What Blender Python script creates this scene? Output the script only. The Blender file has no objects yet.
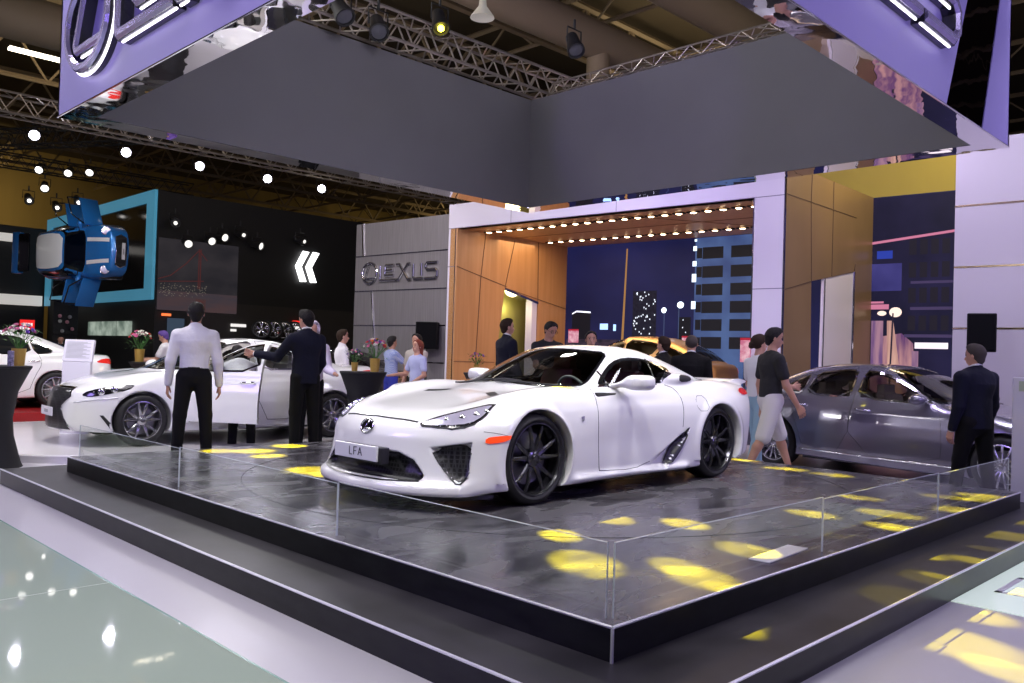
import bpy, bmesh, math, random
import numpy as np
from mathutils import Vector, Matrix
from mathutils.bvhtree import BVHTree
random.seed(7); np.random.seed(7)
PI = math.pi
scene = bpy.context.scene
COL = scene.collection
PT, ST = 0.2953, 0.1476          # platform top, step top
CAMZ = 1.42

# ------------------------------------------------------------------ materials
_m = {}
def mat(name, col=(.8,.8,.8), rough=.5, metal=0., coat=0., emit=None, estr=0., spec=.5,
        noise=None, bump=None, sheen=0., ior=None, aniso=0.):
    if name in _m: return _m[name]
    m = bpy.data.materials.new(name); m.use_nodes = True; _m[name] = m
    nt = m.node_tree; b = nt.nodes['Principled BSDF']
    b.inputs['Base Color'].default_value = (*col, 1)
    b.inputs['Roughness'].default_value = rough
    b.inputs['Metallic'].default_value = metal
    b.inputs['Coat Weight'].default_value = coat
    b.inputs['Coat Roughness'].default_value = .03
    b.inputs['Specular IOR Level'].default_value = spec
    b.inputs['Sheen Weight'].default_value = sheen
    if ior: b.inputs['IOR'].default_value = ior
    if emit:
        b.inputs['Emission Color'].default_value = (*emit, 1)
        b.inputs['Emission Strength'].default_value = estr
    if noise or bump:
        tc = nt.nodes.new('ShaderNodeTexCoord')
    if noise:   # (scale, amount, [stretch])  colour variation of the stuff itself
        n = nt.nodes.new('ShaderNodeTexNoise'); n.inputs['Scale'].default_value = noise[0]; n.inputs['Detail'].default_value = 6
        mp = nt.nodes.new('ShaderNodeMapping'); mp.inputs['Scale'].default_value = noise[2] if len(noise) > 2 else (1,1,1)
        r = nt.nodes.new('ShaderNodeValToRGB')
        a = noise[1]
        r.color_ramp.elements[0].position = .3; r.color_ramp.elements[1].position = .7
        r.color_ramp.elements[0].color = (*[max(0,c*(1-a)) for c in col], 1)
        r.color_ramp.elements[1].color = (*[min(1,c*(1+a)) for c in col], 1)
        nt.links.new(tc.outputs['Object'], mp.inputs[0]); nt.links.new(mp.outputs[0], n.inputs[0])
        nt.links.new(n.outputs[0], r.inputs[0]); nt.links.new(r.outputs[0], b.inputs['Base Color'])
    if bump:    # (scale, strength, distance)
        n = nt.nodes.new('ShaderNodeTexNoise'); n.inputs['Scale'].default_value = bump[0]; n.inputs['Detail'].default_value = 3
        bp = nt.nodes.new('ShaderNodeBump'); bp.inputs['Strength'].default_value = bump[1]; bp.inputs['Distance'].default_value = bump[2]
        nt.links.new(tc.outputs['Object'], n.inputs[0]); nt.links.new(n.outputs[0], bp.inputs['Height']); nt.links.new(bp.outputs[0], b.inputs['Normal'])
    return m
def glass(name, tint=(.5,.5,.5), refl=1.0, rough=0.0, ior=1.45):
    if name in _m: return _m[name]
    m = bpy.data.materials.new(name); m.use_nodes = True; _m[name] = m
    nt = m.node_tree; nt.nodes.clear()
    o = nt.nodes.new('ShaderNodeOutputMaterial'); mx = nt.nodes.new('ShaderNodeMixShader')
    t = nt.nodes.new('ShaderNodeBsdfTransparent'); g = nt.nodes.new('ShaderNodeBsdfGlossy'); lw = nt.nodes.new('ShaderNodeLayerWeight'); fr = nt.nodes.new('ShaderNodeMath'); pw = nt.nodes.new('ShaderNodeMath')
    t.inputs[0].default_value = (*tint, 1); g.inputs['Roughness'].default_value = rough; lw.inputs[0].default_value = .5
    pw.operation = 'POWER'; pw.inputs[1].default_value = 5.; fr.operation = 'MULTIPLY_ADD'; r0 = ((ior-1)/(ior+1))**2; fr.inputs[1].default_value = 1-r0; fr.inputs[2].default_value = r0
    nt.links.new(lw.outputs['Facing'], pw.inputs[0]); nt.links.new(pw.outputs[0], fr.inputs[0])
    g.inputs[0].default_value = (refl, refl, refl, 1)
    nt.links.new(fr.outputs[0], mx.inputs[0]); nt.links.new(t.outputs[0], mx.inputs[1]); nt.links.new(g.outputs[0], mx.inputs[2]); nt.links.new(mx.outputs[0], o.inputs[0])
    return m
def nodemat(name):
    m = bpy.data.materials.new(name); m.use_nodes = True; _m[name] = m
    return m, m.node_tree, m.node_tree.nodes['Principled BSDF']

# ------------------------------------------------------------------ objects
def link(o, parent=None):
    COL.objects.link(o)
    if parent is not None: o.parent = parent
    return o
def tag(o, label, cat, group=None, kind=None):
    if label: o['label'] = label
    if cat: o['category'] = cat
    if group: o['group'] = group
    if kind: o['kind'] = kind
    return o
def empty(name, loc=(0,0,0), rz=0., label=None, cat=None, group=None, parent=None):
    o = bpy.data.objects.new(name, None); o.location = loc; o.rotation_euler = (0,0,rz); o.empty_display_size = .1
    link(o, parent)
    return tag(o, label, cat, group)
def from_bm(name, bm, m, parent=None, smooth=False, loc=None, rz=0., angle=None):
    me = bpy.data.meshes.new(name); bm.normal_update(); bm.to_mesh(me); bm.free()
    me.materials.append(m)
    if smooth:
        me.polygons.foreach_set('use_smooth', [True]*len(me.polygons))
        if angle: me.set_sharp_from_angle(angle=math.radians(angle))
    o = bpy.data.objects.new(name, me)
    if loc is not None: o.location = loc
    o.rotation_euler = (0,0,rz)
    return link(o, parent)
def struct(name, bm, m, **k):
    o = from_bm(name, bm, m, **k); o['kind'] = 'structure'; return o
def B(): return bmesh.new()
def add_box(bm, lo, hi, bev=0., mtx=None, seg=2):
    vs = [bm.verts.new((x,y,z)) for x in (lo[0],hi[0]) for y in (lo[1],hi[1]) for z in (lo[2],hi[2])]
    fs = [bm.faces.new([vs[i] for i in f]) for f in ((0,1,3,2),(4,6,7,5),(0,4,5,1),(2,3,7,6),(0,2,6,4),(1,5,7,3))]
    if bev:
        es = list({e for f in fs for e in f.edges})
        r = bmesh.ops.bevel(bm, geom=es, offset=bev, segments=seg, affect='EDGES', profile=.5)
        vs = list({v for v in r['verts']} | {v for v in vs if v.is_valid})
    if mtx is not None:
        for v in vs:
            if v.is_valid: v.co = mtx @ v.co
    return bm
def add_prism(bm, pts, z0, z1, mtx=None):
    """polygon pts (2-D) extruded z0..z1"""
    a = [bm.verts.new((p[0],p[1],z0)) for p in pts]; b = [bm.verts.new((p[0],p[1],z1)) for p in pts]
    n = len(pts)
    area = sum(pts[i][0]*pts[(i+1)%n][1]-pts[(i+1)%n][0]*pts[i][1] for i in range(n))
    fl = [bm.faces.new(a[::-1]), bm.faces.new(b)] + [bm.faces.new((a[i],a[(i+1)%n],b[(i+1)%n],b[i])) for i in range(n)]
    if area < 0:
        for f in fl: f.normal_flip()
    if mtx is not None:
        for v in a+b: v.co = mtx @ v.co
    return bm
def frame(t):
    t = Vector(t).normalized(); u = t.orthogonal().normalized(); return u, t.cross(u)
def add_tube(bm, pts, r, n=8, cap=True, closed=False):
    pts = [Vector(p) for p in pts]; rings = []
    rs = r if isinstance(r, (list,tuple)) else [r]*len(pts)
    u = None
    for i, p in enumerate(pts):
        if closed: t = pts[(i+1)%len(pts)]-pts[i-1]
        else: t = pts[min(i+1,len(pts)-1)]-pts[max(i-1,0)]
        if t.length < 1e-9: t = Vector((0,0,1))
        t.normalize()
        if u is None: u, v = frame(t)
        else:
            u = (u - t*u.dot(t))
            u = u.normalized() if u.length > 1e-6 else frame(t)[0]
            v = t.cross(u)
        rings.append([bm.verts.new(p + (u*math.cos(a)+v*math.sin(a))*rs[i]) for a in [2*PI*k/n for k in range(n)]])
    m = len(rings)
    for i in range(m if closed else m-1):
        a, b = rings[i], rings[(i+1)%m]
        for k in range(n): bm.faces.new((a[k],a[(k+1)%n],b[(k+1)%n],b[k]))
    if cap and not closed:
        bm.faces.new(rings[0][::-1]); bm.faces.new(rings[-1])
    return bm
def add_lathe(bm, prof, n=32, axis='z', mtx=None, closed=False, cap=True):
    """prof: (r, h) list"""
    rings = []
    for r, h in prof:
        ring = []
        for k in range(n):
            a = 2*PI*k/n; p = Vector((r*math.cos(a), r*math.sin(a), h))
            if axis == 'y': p = Vector((p.x, p.z, -p.y))
            if axis == 'x': p = Vector((p.z, p.x, p.y))
            if mtx is not None: p = mtx @ p
            ring.append(bm.verts.new(p))
        rings.append(ring)
    m = len(rings)
    for i in range(m if closed else m-1):
        a, b = rings[i], rings[(i+1)%m]
        for k in range(n): bm.faces.new((a[k],a[(k+1)%n],b[(k+1)%n],b[k]))
    if not closed and cap:
        if prof[0][0] > 1e-5: bm.faces.new(rings[0][::-1])
        if prof[-1][0] > 1e-5: bm.faces.new(rings[-1])
    bmesh.ops.remove_doubles(bm, verts=[v for r_ in rings for v in r_], dist=1e-6)
    return bm
def np_mesh(name, co, quads, m, parent=None, normals=None, tris=False):
    me = bpy.data.meshes.new(name); nq = len(quads); k = quads.shape[1]
    me.vertices.add(len(co)); me.vertices.foreach_set('co', co.astype(np.float32).ravel())
    me.loops.add(nq*k); me.loops.foreach_set('vertex_index', quads.astype(np.int32).ravel())
    me.polygons.add(nq); me.polygons.foreach_set('loop_start', np.arange(0, nq*k, k, dtype=np.int32))
    me.polygons.foreach_set('use_smooth', np.ones(nq, dtype=bool))
    me.update(calc_edges=True); me.validate()
    if normals is not None: normals = normals+np.random.RandomState(1).uniform(-.002,.002,normals.shape); normals = normals/np.linalg.norm(normals, axis=1)[:,None]
    if normals is not None and len(me.vertices) == len(normals): me.normals_split_custom_set_from_vertices(normals.astype(float).tolist())
    if m is not None: me.materials.append(m)
    o = bpy.data.objects.new(name, me)
    return link(o, parent)

# ------------------------------------------------------------------ implicit surfaces
def smax(a, b, k):
    h = np.maximum(k-np.abs(a-b), 0)/k
    return np.maximum(a,b)+h*h*k*.25
def smin(a, b, k): return -smax(-a, -b, k)
def tab(pts, s=.0, lo=-1., hi=7.):
    """smoothed table -> function"""
    xs = np.linspace(lo, hi, 3200); p = sorted(pts); ys = np.interp(xs, [q[0] for q in p], [q[1] for q in p])
    if s > 0:
        n = max(3, int(s/(xs[1]-xs[0])*3)); kx = np.arange(-n, n+1)*(xs[1]-xs[0]); kk = np.exp(-.5*(kx/s)**2); kk /= kk.sum()
        ys = np.convolve(np.pad(ys, n, mode='edge'), kk, mode='valid')
    return lambda x: np.interp(x, xs, ys)
def poly2(x, y, pts):
    """signed distance to polygon (negative inside), x,y arrays"""
    x, y = np.broadcast_arrays(x, y); d = np.full(x.shape, 1e9); s = np.zeros(x.shape, bool); n = len(pts)
    for i in range(n):
        ax, ay = pts[i]; bx, by = pts[(i+1)%n]; ex, ey = bx-ax, by-ay
        px, py = x-ax, y-ay; t = np.clip((px*ex+py*ey)/(ex*ex+ey*ey+1e-12), 0, 1)
        d = np.minimum(d, (px-t*ex)**2+(py-t*ey)**2)
        c = ((ay > y) != (by > y)) & (x < ex*(y-ay)/(ey if abs(ey) > 1e-12 else 1e-12)+ax)
        s ^= c
    d = np.sqrt(d)
    return np.where(s, -d, d)
def iso(f, lo, hi, h, proj=2):
    xs = np.arange(lo[0], hi[0]+h, h); ys = np.arange(lo[1], hi[1]+h, h); zs = np.arange(lo[2], hi[2]+h, h)
    V = np.broadcast_to(f(xs[:,None,None], ys[None,:,None], zs[None,None,:]), (len(xs),len(ys),len(zs))).astype(np.float32)
    S = V < 0; n = np.array(V.shape); st = (n[1]*n[2], n[2], 1)
    ids_l, pos_l, faces = [], [], []
    for ax in range(3):
        sl0 = [slice(None)]*3; sl1 = [slice(None)]*3; sl0[ax] = slice(0,-1); sl1[ax] = slice(1,None)
        c = S[tuple(sl0)] != S[tuple(sl1)]
        I = np.argwhere(c)
        b, d = (ax+1)%3, (ax+2)%3
        I = I[(I[:,b] > 0) & (I[:,d] > 0) & (I[:,b] < n[b]-1) & (I[:,d] < n[d]-1)]
        v0 = V[I[:,0],I[:,1],I[:,2]]; J = I.copy(); J[:,ax] += 1; v1 = V[J[:,0],J[:,1],J[:,2]]
        t = v0/(v0-v1+np.where(v0 == v1, 1e-9, 0)); P = I.astype(float); P[:,ax] += t
        q = []
        for ob, od in ((-1,-1),(0,-1),(0,0),(-1,0)):
            K = I.copy(); K[:,b] += ob; K[:,d] += od
            idx = K[:,0]*st[0]+K[:,1]*st[1]+K[:,2]; q.append(idx); ids_l.append(idx); pos_l.append(P)
        q = np.stack(q, 1); fl = v0 >= 0; q[fl] = q[fl][:, ::-1]; faces.append(q)
    ids = np.concatenate(ids_l); pos = np.concatenate(pos_l); faces = np.concatenate(faces)
    u, inv = np.unique(ids, return_inverse=True); cnt = np.bincount(inv)
    co = np.stack([np.bincount(inv, pos[:,k])/cnt for k in range(3)], 1)*h+np.array([xs[0],ys[0],zs[0]])
    Q = np.searchsorted(u, faces)
    def grad(c):
        e = h*.25; g = np.stack([f(c[:,0]+(e if k==0 else 0), c[:,1]+(e if k==1 else 0), c[:,2]+(e if k==2 else 0)) -
                      f(c[:,0]-(e if k==0 else 0), c[:,1]-(e if k==1 else 0), c[:,2]-(e if k==2 else 0)) for k in range(3)], 1)/(2*e)
        return g
    for _ in range(proj):
        g = grad(co); v = f(co[:,0],co[:,1],co[:,2]); g2 = (g*g).sum(1)+1e-9
        step = -(v/g2)[:,None]*g; L = np.linalg.norm(step, axis=1); step *= np.minimum(1, h*.6/(L+1e-9))[:,None]
        co = co+step
    g = grad(co); N = g/(np.linalg.norm(g, axis=1)[:,None]+1e-9)
    return co, Q, N
def sub_mesh(co, Q, N, mask):
    q = Q[mask]; u, inv = np.unique(q, return_inverse=True)
    return co[u], inv.reshape(q.shape), N[u]

# ------------------------------------------------------------------ projecting details on a body
class Proj:
    def __init__(s, co, Q): s.t = BVHTree.FromPolygons([tuple(c) for c in co], [tuple(int(i) for i in q) for q in Q]); s.co = co
    def hit(s, p, ax, sgn, off):
        """p: 2-D in the plane normal to ax (ax 'x': (y,z), 'y': (x,z), 'z': (x,y)); ray comes from the sgn side"""
        far = 9*sgn
        o, d = {'x': (Vector((far,p[0],p[1])), Vector((-sgn,0,0))), 'y': (Vector((p[0],far,p[1])), Vector((0,-sgn,0))), 'z': (Vector((p[0],p[1],far)), Vector((0,0,-sgn)))}[ax]
        r = s.t.ray_cast(o, d)
        if r[0] is None: r = s.t.find_nearest(o+d*8.1); 
        return r[0]+r[1]*off
def chaikin(pts, n=2, closed=True):
    pts = [Vector(p) for p in pts]
    for _ in range(n):
        o = []; m = len(pts)
        if not closed: o.append(pts[0])
        for i in range(m if closed else m-1):
            a, b = pts[i], pts[(i+1)%m]; o += [a*.75+b*.25, a*.25+b*.75]
        if not closed: o.append(pts[-1])
        pts = o
    return pts
def dense(pts, step, closed=False):
    o = []; pts = [Vector(p) for p in pts]; m = len(pts)
    for i in range(m if closed else m-1):
        a, b = pts[i], pts[(i+1)%m]; k = max(1, int((b-a).length/step))
        o += [a.lerp(b, j/k) for j in range(k)]
    if not closed: o.append(pts[-1])
    return o
def inset(pts, d):
    """offset closed polygon inwards by d"""
    m = len(pts); ar = sum(pts[i][0]*pts[(i+1)%m][1]-pts[(i+1)%m][0]*pts[i][1] for i in range(m)); s = 1 if ar > 0 else -1; o = []
    for i in range(m):
        a, b, c = Vector(pts[i-1]), Vector(pts[i]), Vector(pts[(i+1)%m])
        e1, e2 = (b-a), (c-b)
        if e1.length < 1e-9 or e2.length < 1e-9: o.append(b); continue
        e1.normalize(); e2.normalize(); n1 = Vector((-e1.y,e1.x))*s; n2 = Vector((-e2.y,e2.x))*s
        nn = n1+n2; nn = nn/max(.35, nn.length_squared/2) if nn.length > 1e-6 else n1
        o.append(b+nn*d)
    return o
def patch(name, P, pts, ax, sgn, m, parent, off=.003, step=.03, rnd=2, smooth=True):
    pts = chaikin(pts, rnd) if rnd else [Vector(p) for p in pts]
    bm = B(); vs = [bm.verts.new((p[0],p[1],0)) for p in pts]; bm.faces.new(vs)
    for a in (0,1):
        l, h = min(p[a] for p in pts), max(p[a] for p in pts); k = int((h-l)/step)
        for i in range(1, k+1):
            c = [0,0,0]; c[a] = l+(h-l)*i/(k+1); nn = [0,0,0]; nn[a] = 1
            bmesh.ops.bisect_plane(bm, geom=bm.verts[:]+bm.edges[:]+bm.faces[:], plane_co=c, plane_no=nn, dist=1e-6)
    bmesh.ops.remove_doubles(bm, verts=bm.verts[:], dist=1e-5)
    for v in bm.verts: v.co = P.hit((v.co.x, v.co.y), ax, sgn, off)
    bm.normal_update()
    want = {'x': Vector((sgn,0,0)), 'y': Vector((0,sgn,0)), 'z': Vector((0,0,sgn))}[ax]
    if sum((f.normal.dot(want) for f in bm.faces)) < 0:
        for f in bm.faces: f.normal_flip()
    return from_bm(name, bm, m, parent, smooth=smooth)
def rim_strip(name, P, pts, ax, sgn, m, parent, w=.02, off=.004, rnd=2, th=0):
    """strip that follows a closed outline, w wide inwards"""
    out = dense(chaikin(pts, rnd), .03, True); inn = inset(out, w)
    bm = B(); a = [bm.verts.new(P.hit(p, ax, sgn, off)) for p in out]; b = [bm.verts.new(P.hit(p, ax, sgn, off+th)) for p in inn]; n = len(a)
    for i in range(n): bm.faces.new((a[i],a[(i+1)%n],b[(i+1)%n],b[i]))
    bm.normal_update(); want = {'x': Vector((sgn,0,0)), 'y': Vector((0,sgn,0)), 'z': Vector((0,0,sgn))}[ax]
    if sum((f.normal.dot(want) for f in bm.faces)) < 0:
        for f in bm.faces: f.normal_flip()
    return from_bm(name, bm, m, parent, smooth=True)
def seam(name, P, pts, ax, sgn, m, parent, r=.0028, closed=False, off=0., rnd=1):
    q = chaikin(pts, rnd, closed) if rnd else pts
    bm = B(); add_tube(bm, [P.hit(p, ax, sgn, off) for p in dense(q, .04, closed)], r, 6, closed=closed)
    return from_bm(name, bm, m, parent, smooth=True)
# ------------------------------------------------------------------ camera (matched to the photograph)
cam = bpy.data.cameras.new('camera'); co_ = bpy.data.objects.new('camera', cam); COL.objects.link(co_); scene.camera = co_
cam.sensor_width = 36; cam.lens = 845.5/1024*36; cam.clip_end = 300; cam.clip_start = .05
co_.matrix_world = Matrix(((.70579,-.033235,-.707641,0),(-.707779,.009459,-.706371,0),(.03017,.999403,-.016847,CAMZ),(0,0,0,1)))
vs = scene.view_settings; vs.view_transform = 'Standard'; vs.look = 'None'; vs.gamma = 1; vs.use_curve_mapping = False; vs.exposure = .35
# ------------------------------------------------------------------ vehicles
M_WHITE = mat('white_car_paint', (.86,.86,.87), rough=.28, coat=1.)
M_BLACKP = mat('black_satin_plastic', (.012,.012,.014), rough=.45)
M_BLACKG = mat('black_gloss', (.006,.006,.008), rough=.12, coat=.5)
M_TYRE = mat('tyre_rubber', (.010,.010,.011), rough=.62)
M_CHROME = mat('chrome', (.85,.85,.88), rough=.08, metal=1.)
M_SEAM = mat('panel_gap', (.03,.03,.035), rough=.8)
M_DISC = mat('brake_disc_steel', (.25,.25,.26), rough=.35, metal=1.)
G_CAR = glass('tinted_car_glass', (.42,.46,.44), .9)
G_CLEAR = glass('lamp_glass', (.86,.88,.9), .9)
G_DARK = glass('dark_car_glass', (.10,.11,.12), .9)
def mesh_grill(name, cell=.018, hexa=True):
    m, nt, b = nodemat(name)
    tc = nt.nodes.new('ShaderNodeTexCoord'); v = nt.nodes.new('ShaderNodeTexVoronoi'); v.feature = 'DISTANCE_TO_EDGE'
    v.inputs['Scale'].default_value = 1/cell; v.inputs['Randomness'].default_value = .0
    r = nt.nodes.new('ShaderNodeValToRGB'); r.color_ramp.elements[0].position = .10; r.color_ramp.elements[1].position = .16
    r.color_ramp.elements[0].color = (.035,.035,.04,1); r.color_ramp.elements[1].color = (.003,.003,.004,1)
    nt.links.new(tc.outputs['Object'], v.inputs[0]); nt.links.new(v.outputs[0], r.inputs[0]); nt.links.new(r.outputs[0], b.inputs['Base Color'])
    b.inputs['Roughness'].default_value = .35
    return m
M_MESH = mesh_grill('black_honeycomb_mesh', .03)
M_LAMPIN = mat('lamp_reflector', (.58,.55,.72), rough=.22, metal=.55, bump=(22,.35,.01))
M_RED = mat('red_lamp_lens', (.55,.01,.01), rough=.15, coat=1., emit=(1,.05,.03), estr=.25)
M_ORANGE = mat('orange_reflector', (.95,.06,.01), rough=.2, coat=1., emit=(1,.10,.02), estr=.35)

def car_fn(P):
    wp, so, zc = tab(P['wp'], P.get('s_wp',.12)), tab(P['so'], .025), tab(P['zc'], P.get('s_zc',.08))
    fb, xf, nz = tab(P['fb'], .08), tab(P['xf'], .05), tab(P['nz'], .02)
    xr, rz, zb = tab(P['xr'], .05), tab(P['rz'], .02), tab(P['zb'], .05)
    zg, gw, gt = tab(P['zg'], P.get('s_zg',.09)), tab(P['gw'], .03), tab(P['gt'], .1)
    L, fy, fs = P['L'], P['fy'], P['fs']; cw, cr, cx = P['cw'], P.get('cr',0.), P.get('cx', L*.5)
    kt, kg = P.get('kt',.14), P.get('kg',.05); ax, ar, az = P['axles'], P['ar'], P['hub']
    ex = P.get('extra')
    def f(x, y, z):
        ay = np.abs(y)
        side = ay-(wp(x)+so(z))
        if P.get('side'): side = side+P['side'](x, z)
        top = (z-(zc(x)+fb(x)*np.exp(-((ay-fy)/fs)**2)-P.get('crown',.04)*ay**2))*.95
        d = smax(side, top, kt)
        d = smax(d, xf(ay)+nz(z)-x, P.get('kf',.07)); d = smax(d, x-(L-xr(ay)-rz(z)), P.get('kr',.07)); d = smax(d, zb(x)-z, .04)
        if zg is not None:
            xe = x-np.where(x < cx, cw, -cr)*ay**2
            gtop = (z-(zg(xe)-P.get('rc',.06)*ay**2))*.85; gs = (ay-gw(z)*gt(x))*.93
            g = smax(smax(gtop, gs, P.get('kgs',.10)), .55-z, .02)
            d = smin(d, g, kg)
        if ex: d = ex(d, x, y, z, ay)
        for a in ax:
            c = np.sqrt((x-a)**2+(z-az)**2)-ar
            c = np.maximum(c, P['tw'][0]-ay)
            d = smax(d, -c, .012)
        return d
    return f

def make_wheel(root, loc, side, R=.347, Rr=.27, W=.26, style='ten', col=None, n=None, disc=True, seg=48):
    """side -1: outer face towards -y.  parented parts, built around the local axle point"""
    T = Matrix.Translation(loc) @ Matrix.Rotation(0 if side < 0 else PI, 4, 'Z')
    col = col or M_BLACKG
    w2 = W/2
    bm = B(); add_lathe(bm, [(Rr*.96,-w2+.03),(Rr,-w2+.012),(Rr+.012,-w2+.004),(R-.045,-w2),(R-.018,-w2+.012),(R-.004,-w2+.04),(R,-w2+.07),(R,w2-.07),(R-.02,w2-.01),(Rr,w2)], seg, 'y', T, cap=False)
    tyre = from_bm('tyre', bm, M_TYRE, root, smooth=True, angle=40)
    bm = B(); add_lathe(bm, [(Rr,-w2+.006),(Rr-.010,-w2+.004),(Rr-.022,-w2+.03),(Rr-.035,-w2+.11),(Rr-.05,w2-.03)], seg, 'y', T, cap=False)
    rim = from_bm('rim', bm, col, root, smooth=True, angle=40)
    if disc:
        bm = B(); add_lathe(bm, [(.02,-.02),(Rr*.72,-.02),(Rr*.72,.01),(.02,.01)], 40, 'y', T); from_bm('brake_disc', bm, M_DISC, rim, smooth=True, angle=30)
    # spokes
    def spoke(bm, a0, a1, w0, w1, r0, r1, y0, y1, th=.02):
        p0 = Vector((r0*math.cos(a0), 0, r0*math.sin(a0))); p1 = Vector((r1*math.cos(a1), 0, r1*math.sin(a1)))
        pm = (p0+p1)/2; secs = []
        for t in (0,.25,.5,.75,1):
            c = p0.lerp(p1, t); w = w0+(w1-w0)*t; yy = y0+(y1-y0)*t-.012*math.sin(PI*t)
            dr = (p1-p0).normalized(); nn = Vector((-dr.z,0,dr.x))
            secs.append([T@(c+nn*w*.5+Vector((0,yy+.006,0))), T@(c+nn*w*.28+Vector((0,yy-.002,0))), T@(c-nn*w*.28+Vector((0,yy-.002,0))), T@(c-nn*w*.5+Vector((0,yy+.006,0))), T@(c-nn*w*.4+Vector((0,yy+th,0))), T@(c+nn*w*.4+Vector((0,yy+th,0)))])
        rs = [[bm.verts.new(p) for p in s_] for s_ in secs]
        for i in range(4):
            for k in range(6): bm.faces.new((rs[i][k],rs[i][(k+1)%6],rs[i+1][(k+1)%6],rs[i+1][k]))
        bm.faces.new(rs[0][::-1]); bm.faces.new(rs[-1])
    yf = -w2+.035
    N = n or 5
    for k in range(N):
        a = 2*PI*k/N+PI/2
        bm = B()
        if style == 'ten':
            spoke(bm, a-.16, a-.26, .045, .026, .055, Rr-.02, yf+.012, yf-.012); spoke(bm, a+.16, a+.26, .045, .026, .055, Rr-.02, yf+.012, yf-.012)
        elif style == 'vee':
            spoke(bm, a-.05, a-.20, .04, .022, .05, Rr-.02, yf, yf-.012); spoke(bm, a+.05, a+.20, .04, .022, .05, Rr-.02, yf, yf-.012)
        else:
            spoke(bm, a, a, .022, .03, .05, Rr-.018, yf, yf-.01, .012)
        bmesh.ops.recalc_face_normals(bm, faces=bm.faces[:])
        from_bm('spoke', bm, col, rim, smooth=True, angle=35)
    bm = B(); add_lathe(bm, [(0,yf-.018),(.024,yf-.016),(.032,yf-.006),(.06,yf+.002),(.075,yf+.03),(.07,.0)], 24, 'y', T); from_bm('hub_cap', bm, col, rim, smooth=True, angle=40)
    return tyre

def make_seat(root, loc, m, s=1.0):
    f = lambda x,y,z: smin(smin(np.maximum(np.maximum(np.abs(x)-.25, np.abs(y)-.24), np.abs(z-.14)-.08)-.03,
        np.maximum(np.maximum(np.abs(x-.28-(z-.5)*.28)-.05, np.abs(y)-(.24-.10*np.clip(z-.35,0,1))), np.abs(z-.48)-.30)-.03, .08),
        np.maximum(np.maximum(np.abs(x-.40)-.03, np.abs(y)-.10), np.abs(z-.85)-.06)-.03, .05)
    co, Q, N = iso(f, (-.4,-.4,-.05), (.6,.4,1.05), .03)
    co = co*s+np.array(loc); return np_mesh('seat', co, Q, m, root, N)

def extract(P, h):
    f = car_fn(P); w = max(p[1] for p in P['wp'])+.12
    return iso(f, (-.12,-w,0.), (P['L']+.12, w, P.get('hmax',1.7)), h), f

def in_poly(p, pts): return poly2(p[:,0], p[:,1], pts) < 0
# ---- the white two-seat supercar on the platform
LFA = dict(L=4.505, fy=.74, fs=.20, cw=.62, cr=.25, cx=2.6, crown=.05, rc=.07, kt=.15, kg=.07, kgs=.13, kf=.09, kr=.08, hmax=1.4,
  wp=[(0,.86),(.35,.92),(.6,.95),(1.0,.943),(1.4,.925),(1.9,.895),(2.5,.893),(3.0,.925),(3.55,.948),(4.0,.93),(4.3,.87),(4.5,.80)],
  so=[(.05,-.05),(.12,-.02),(.2,-.012),(.35,-.004),(.5,0),(.62,-.006),(.7,-.02),(.8,-.05),(.9,-.10),(1.1,-.25)],
  zc=[(0,.60),(.15,.65),(.45,.715),(.8,.775),(1.15,.825),(1.4,.85),(2,.85),(3.4,.86),(4.0,.90),(4.35,.915),(4.6,.90)],
  fb=[(0,0),(.3,.02),(.6,.06),(.95,.085),(1.3,.075),(1.7,.055),(2.2,.055),(2.8,.075),(3.3,.10),(3.7,.095),(4.1,.04),(4.5,.0)],
  xf=[(-.1,.0),(0,0),(.3,.035),(.5,.09),(.65,.16),(.75,.24),(.82,.31),(.88,.38),(.92,.46),(.96,.60)],
  nz=[(.0,.02),(.10,.0),(.2,.015),(.3,.05),(.42,.075),(.52,.09),(.6,.13),(.66,.20),(.72,.34),(.8,.6)],
  xr=[(0,0),(.5,.03),(.75,.10),(.9,.22)], rz=[(0,.14),(.2,.10),(.5,.04),(.75,.0),(.9,.0),(1,.05)],
  zb=[(0,.135),(.6,.135),(1.4,.115),(3.0,.125),(4.0,.17),(4.5,.28)],
  zg=[(.5,.30),(.95,.64),(1.25,.805),(1.6,.96),(2.0,1.135),(2.2,1.212),(2.5,1.255),(2.9,1.232),(3.3,1.14),(3.7,1.035),(4.05,.94),(4.4,.86),(4.8,.3)], s_zg=.09,
  gw=[(.5,.62),(.74,.78),(.82,.825),(.88,.80),(1.0,.735),(1.1,.665),(1.2,.57),(1.3,.5)],
  gt=[(0,1),(2.6,1),(3.0,.94),(3.5,.80),(4.0,.66),(4.5,.58)],
  axles=(1.035,3.59), ar=.375, hub=.347, tw=(.58,))
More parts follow.
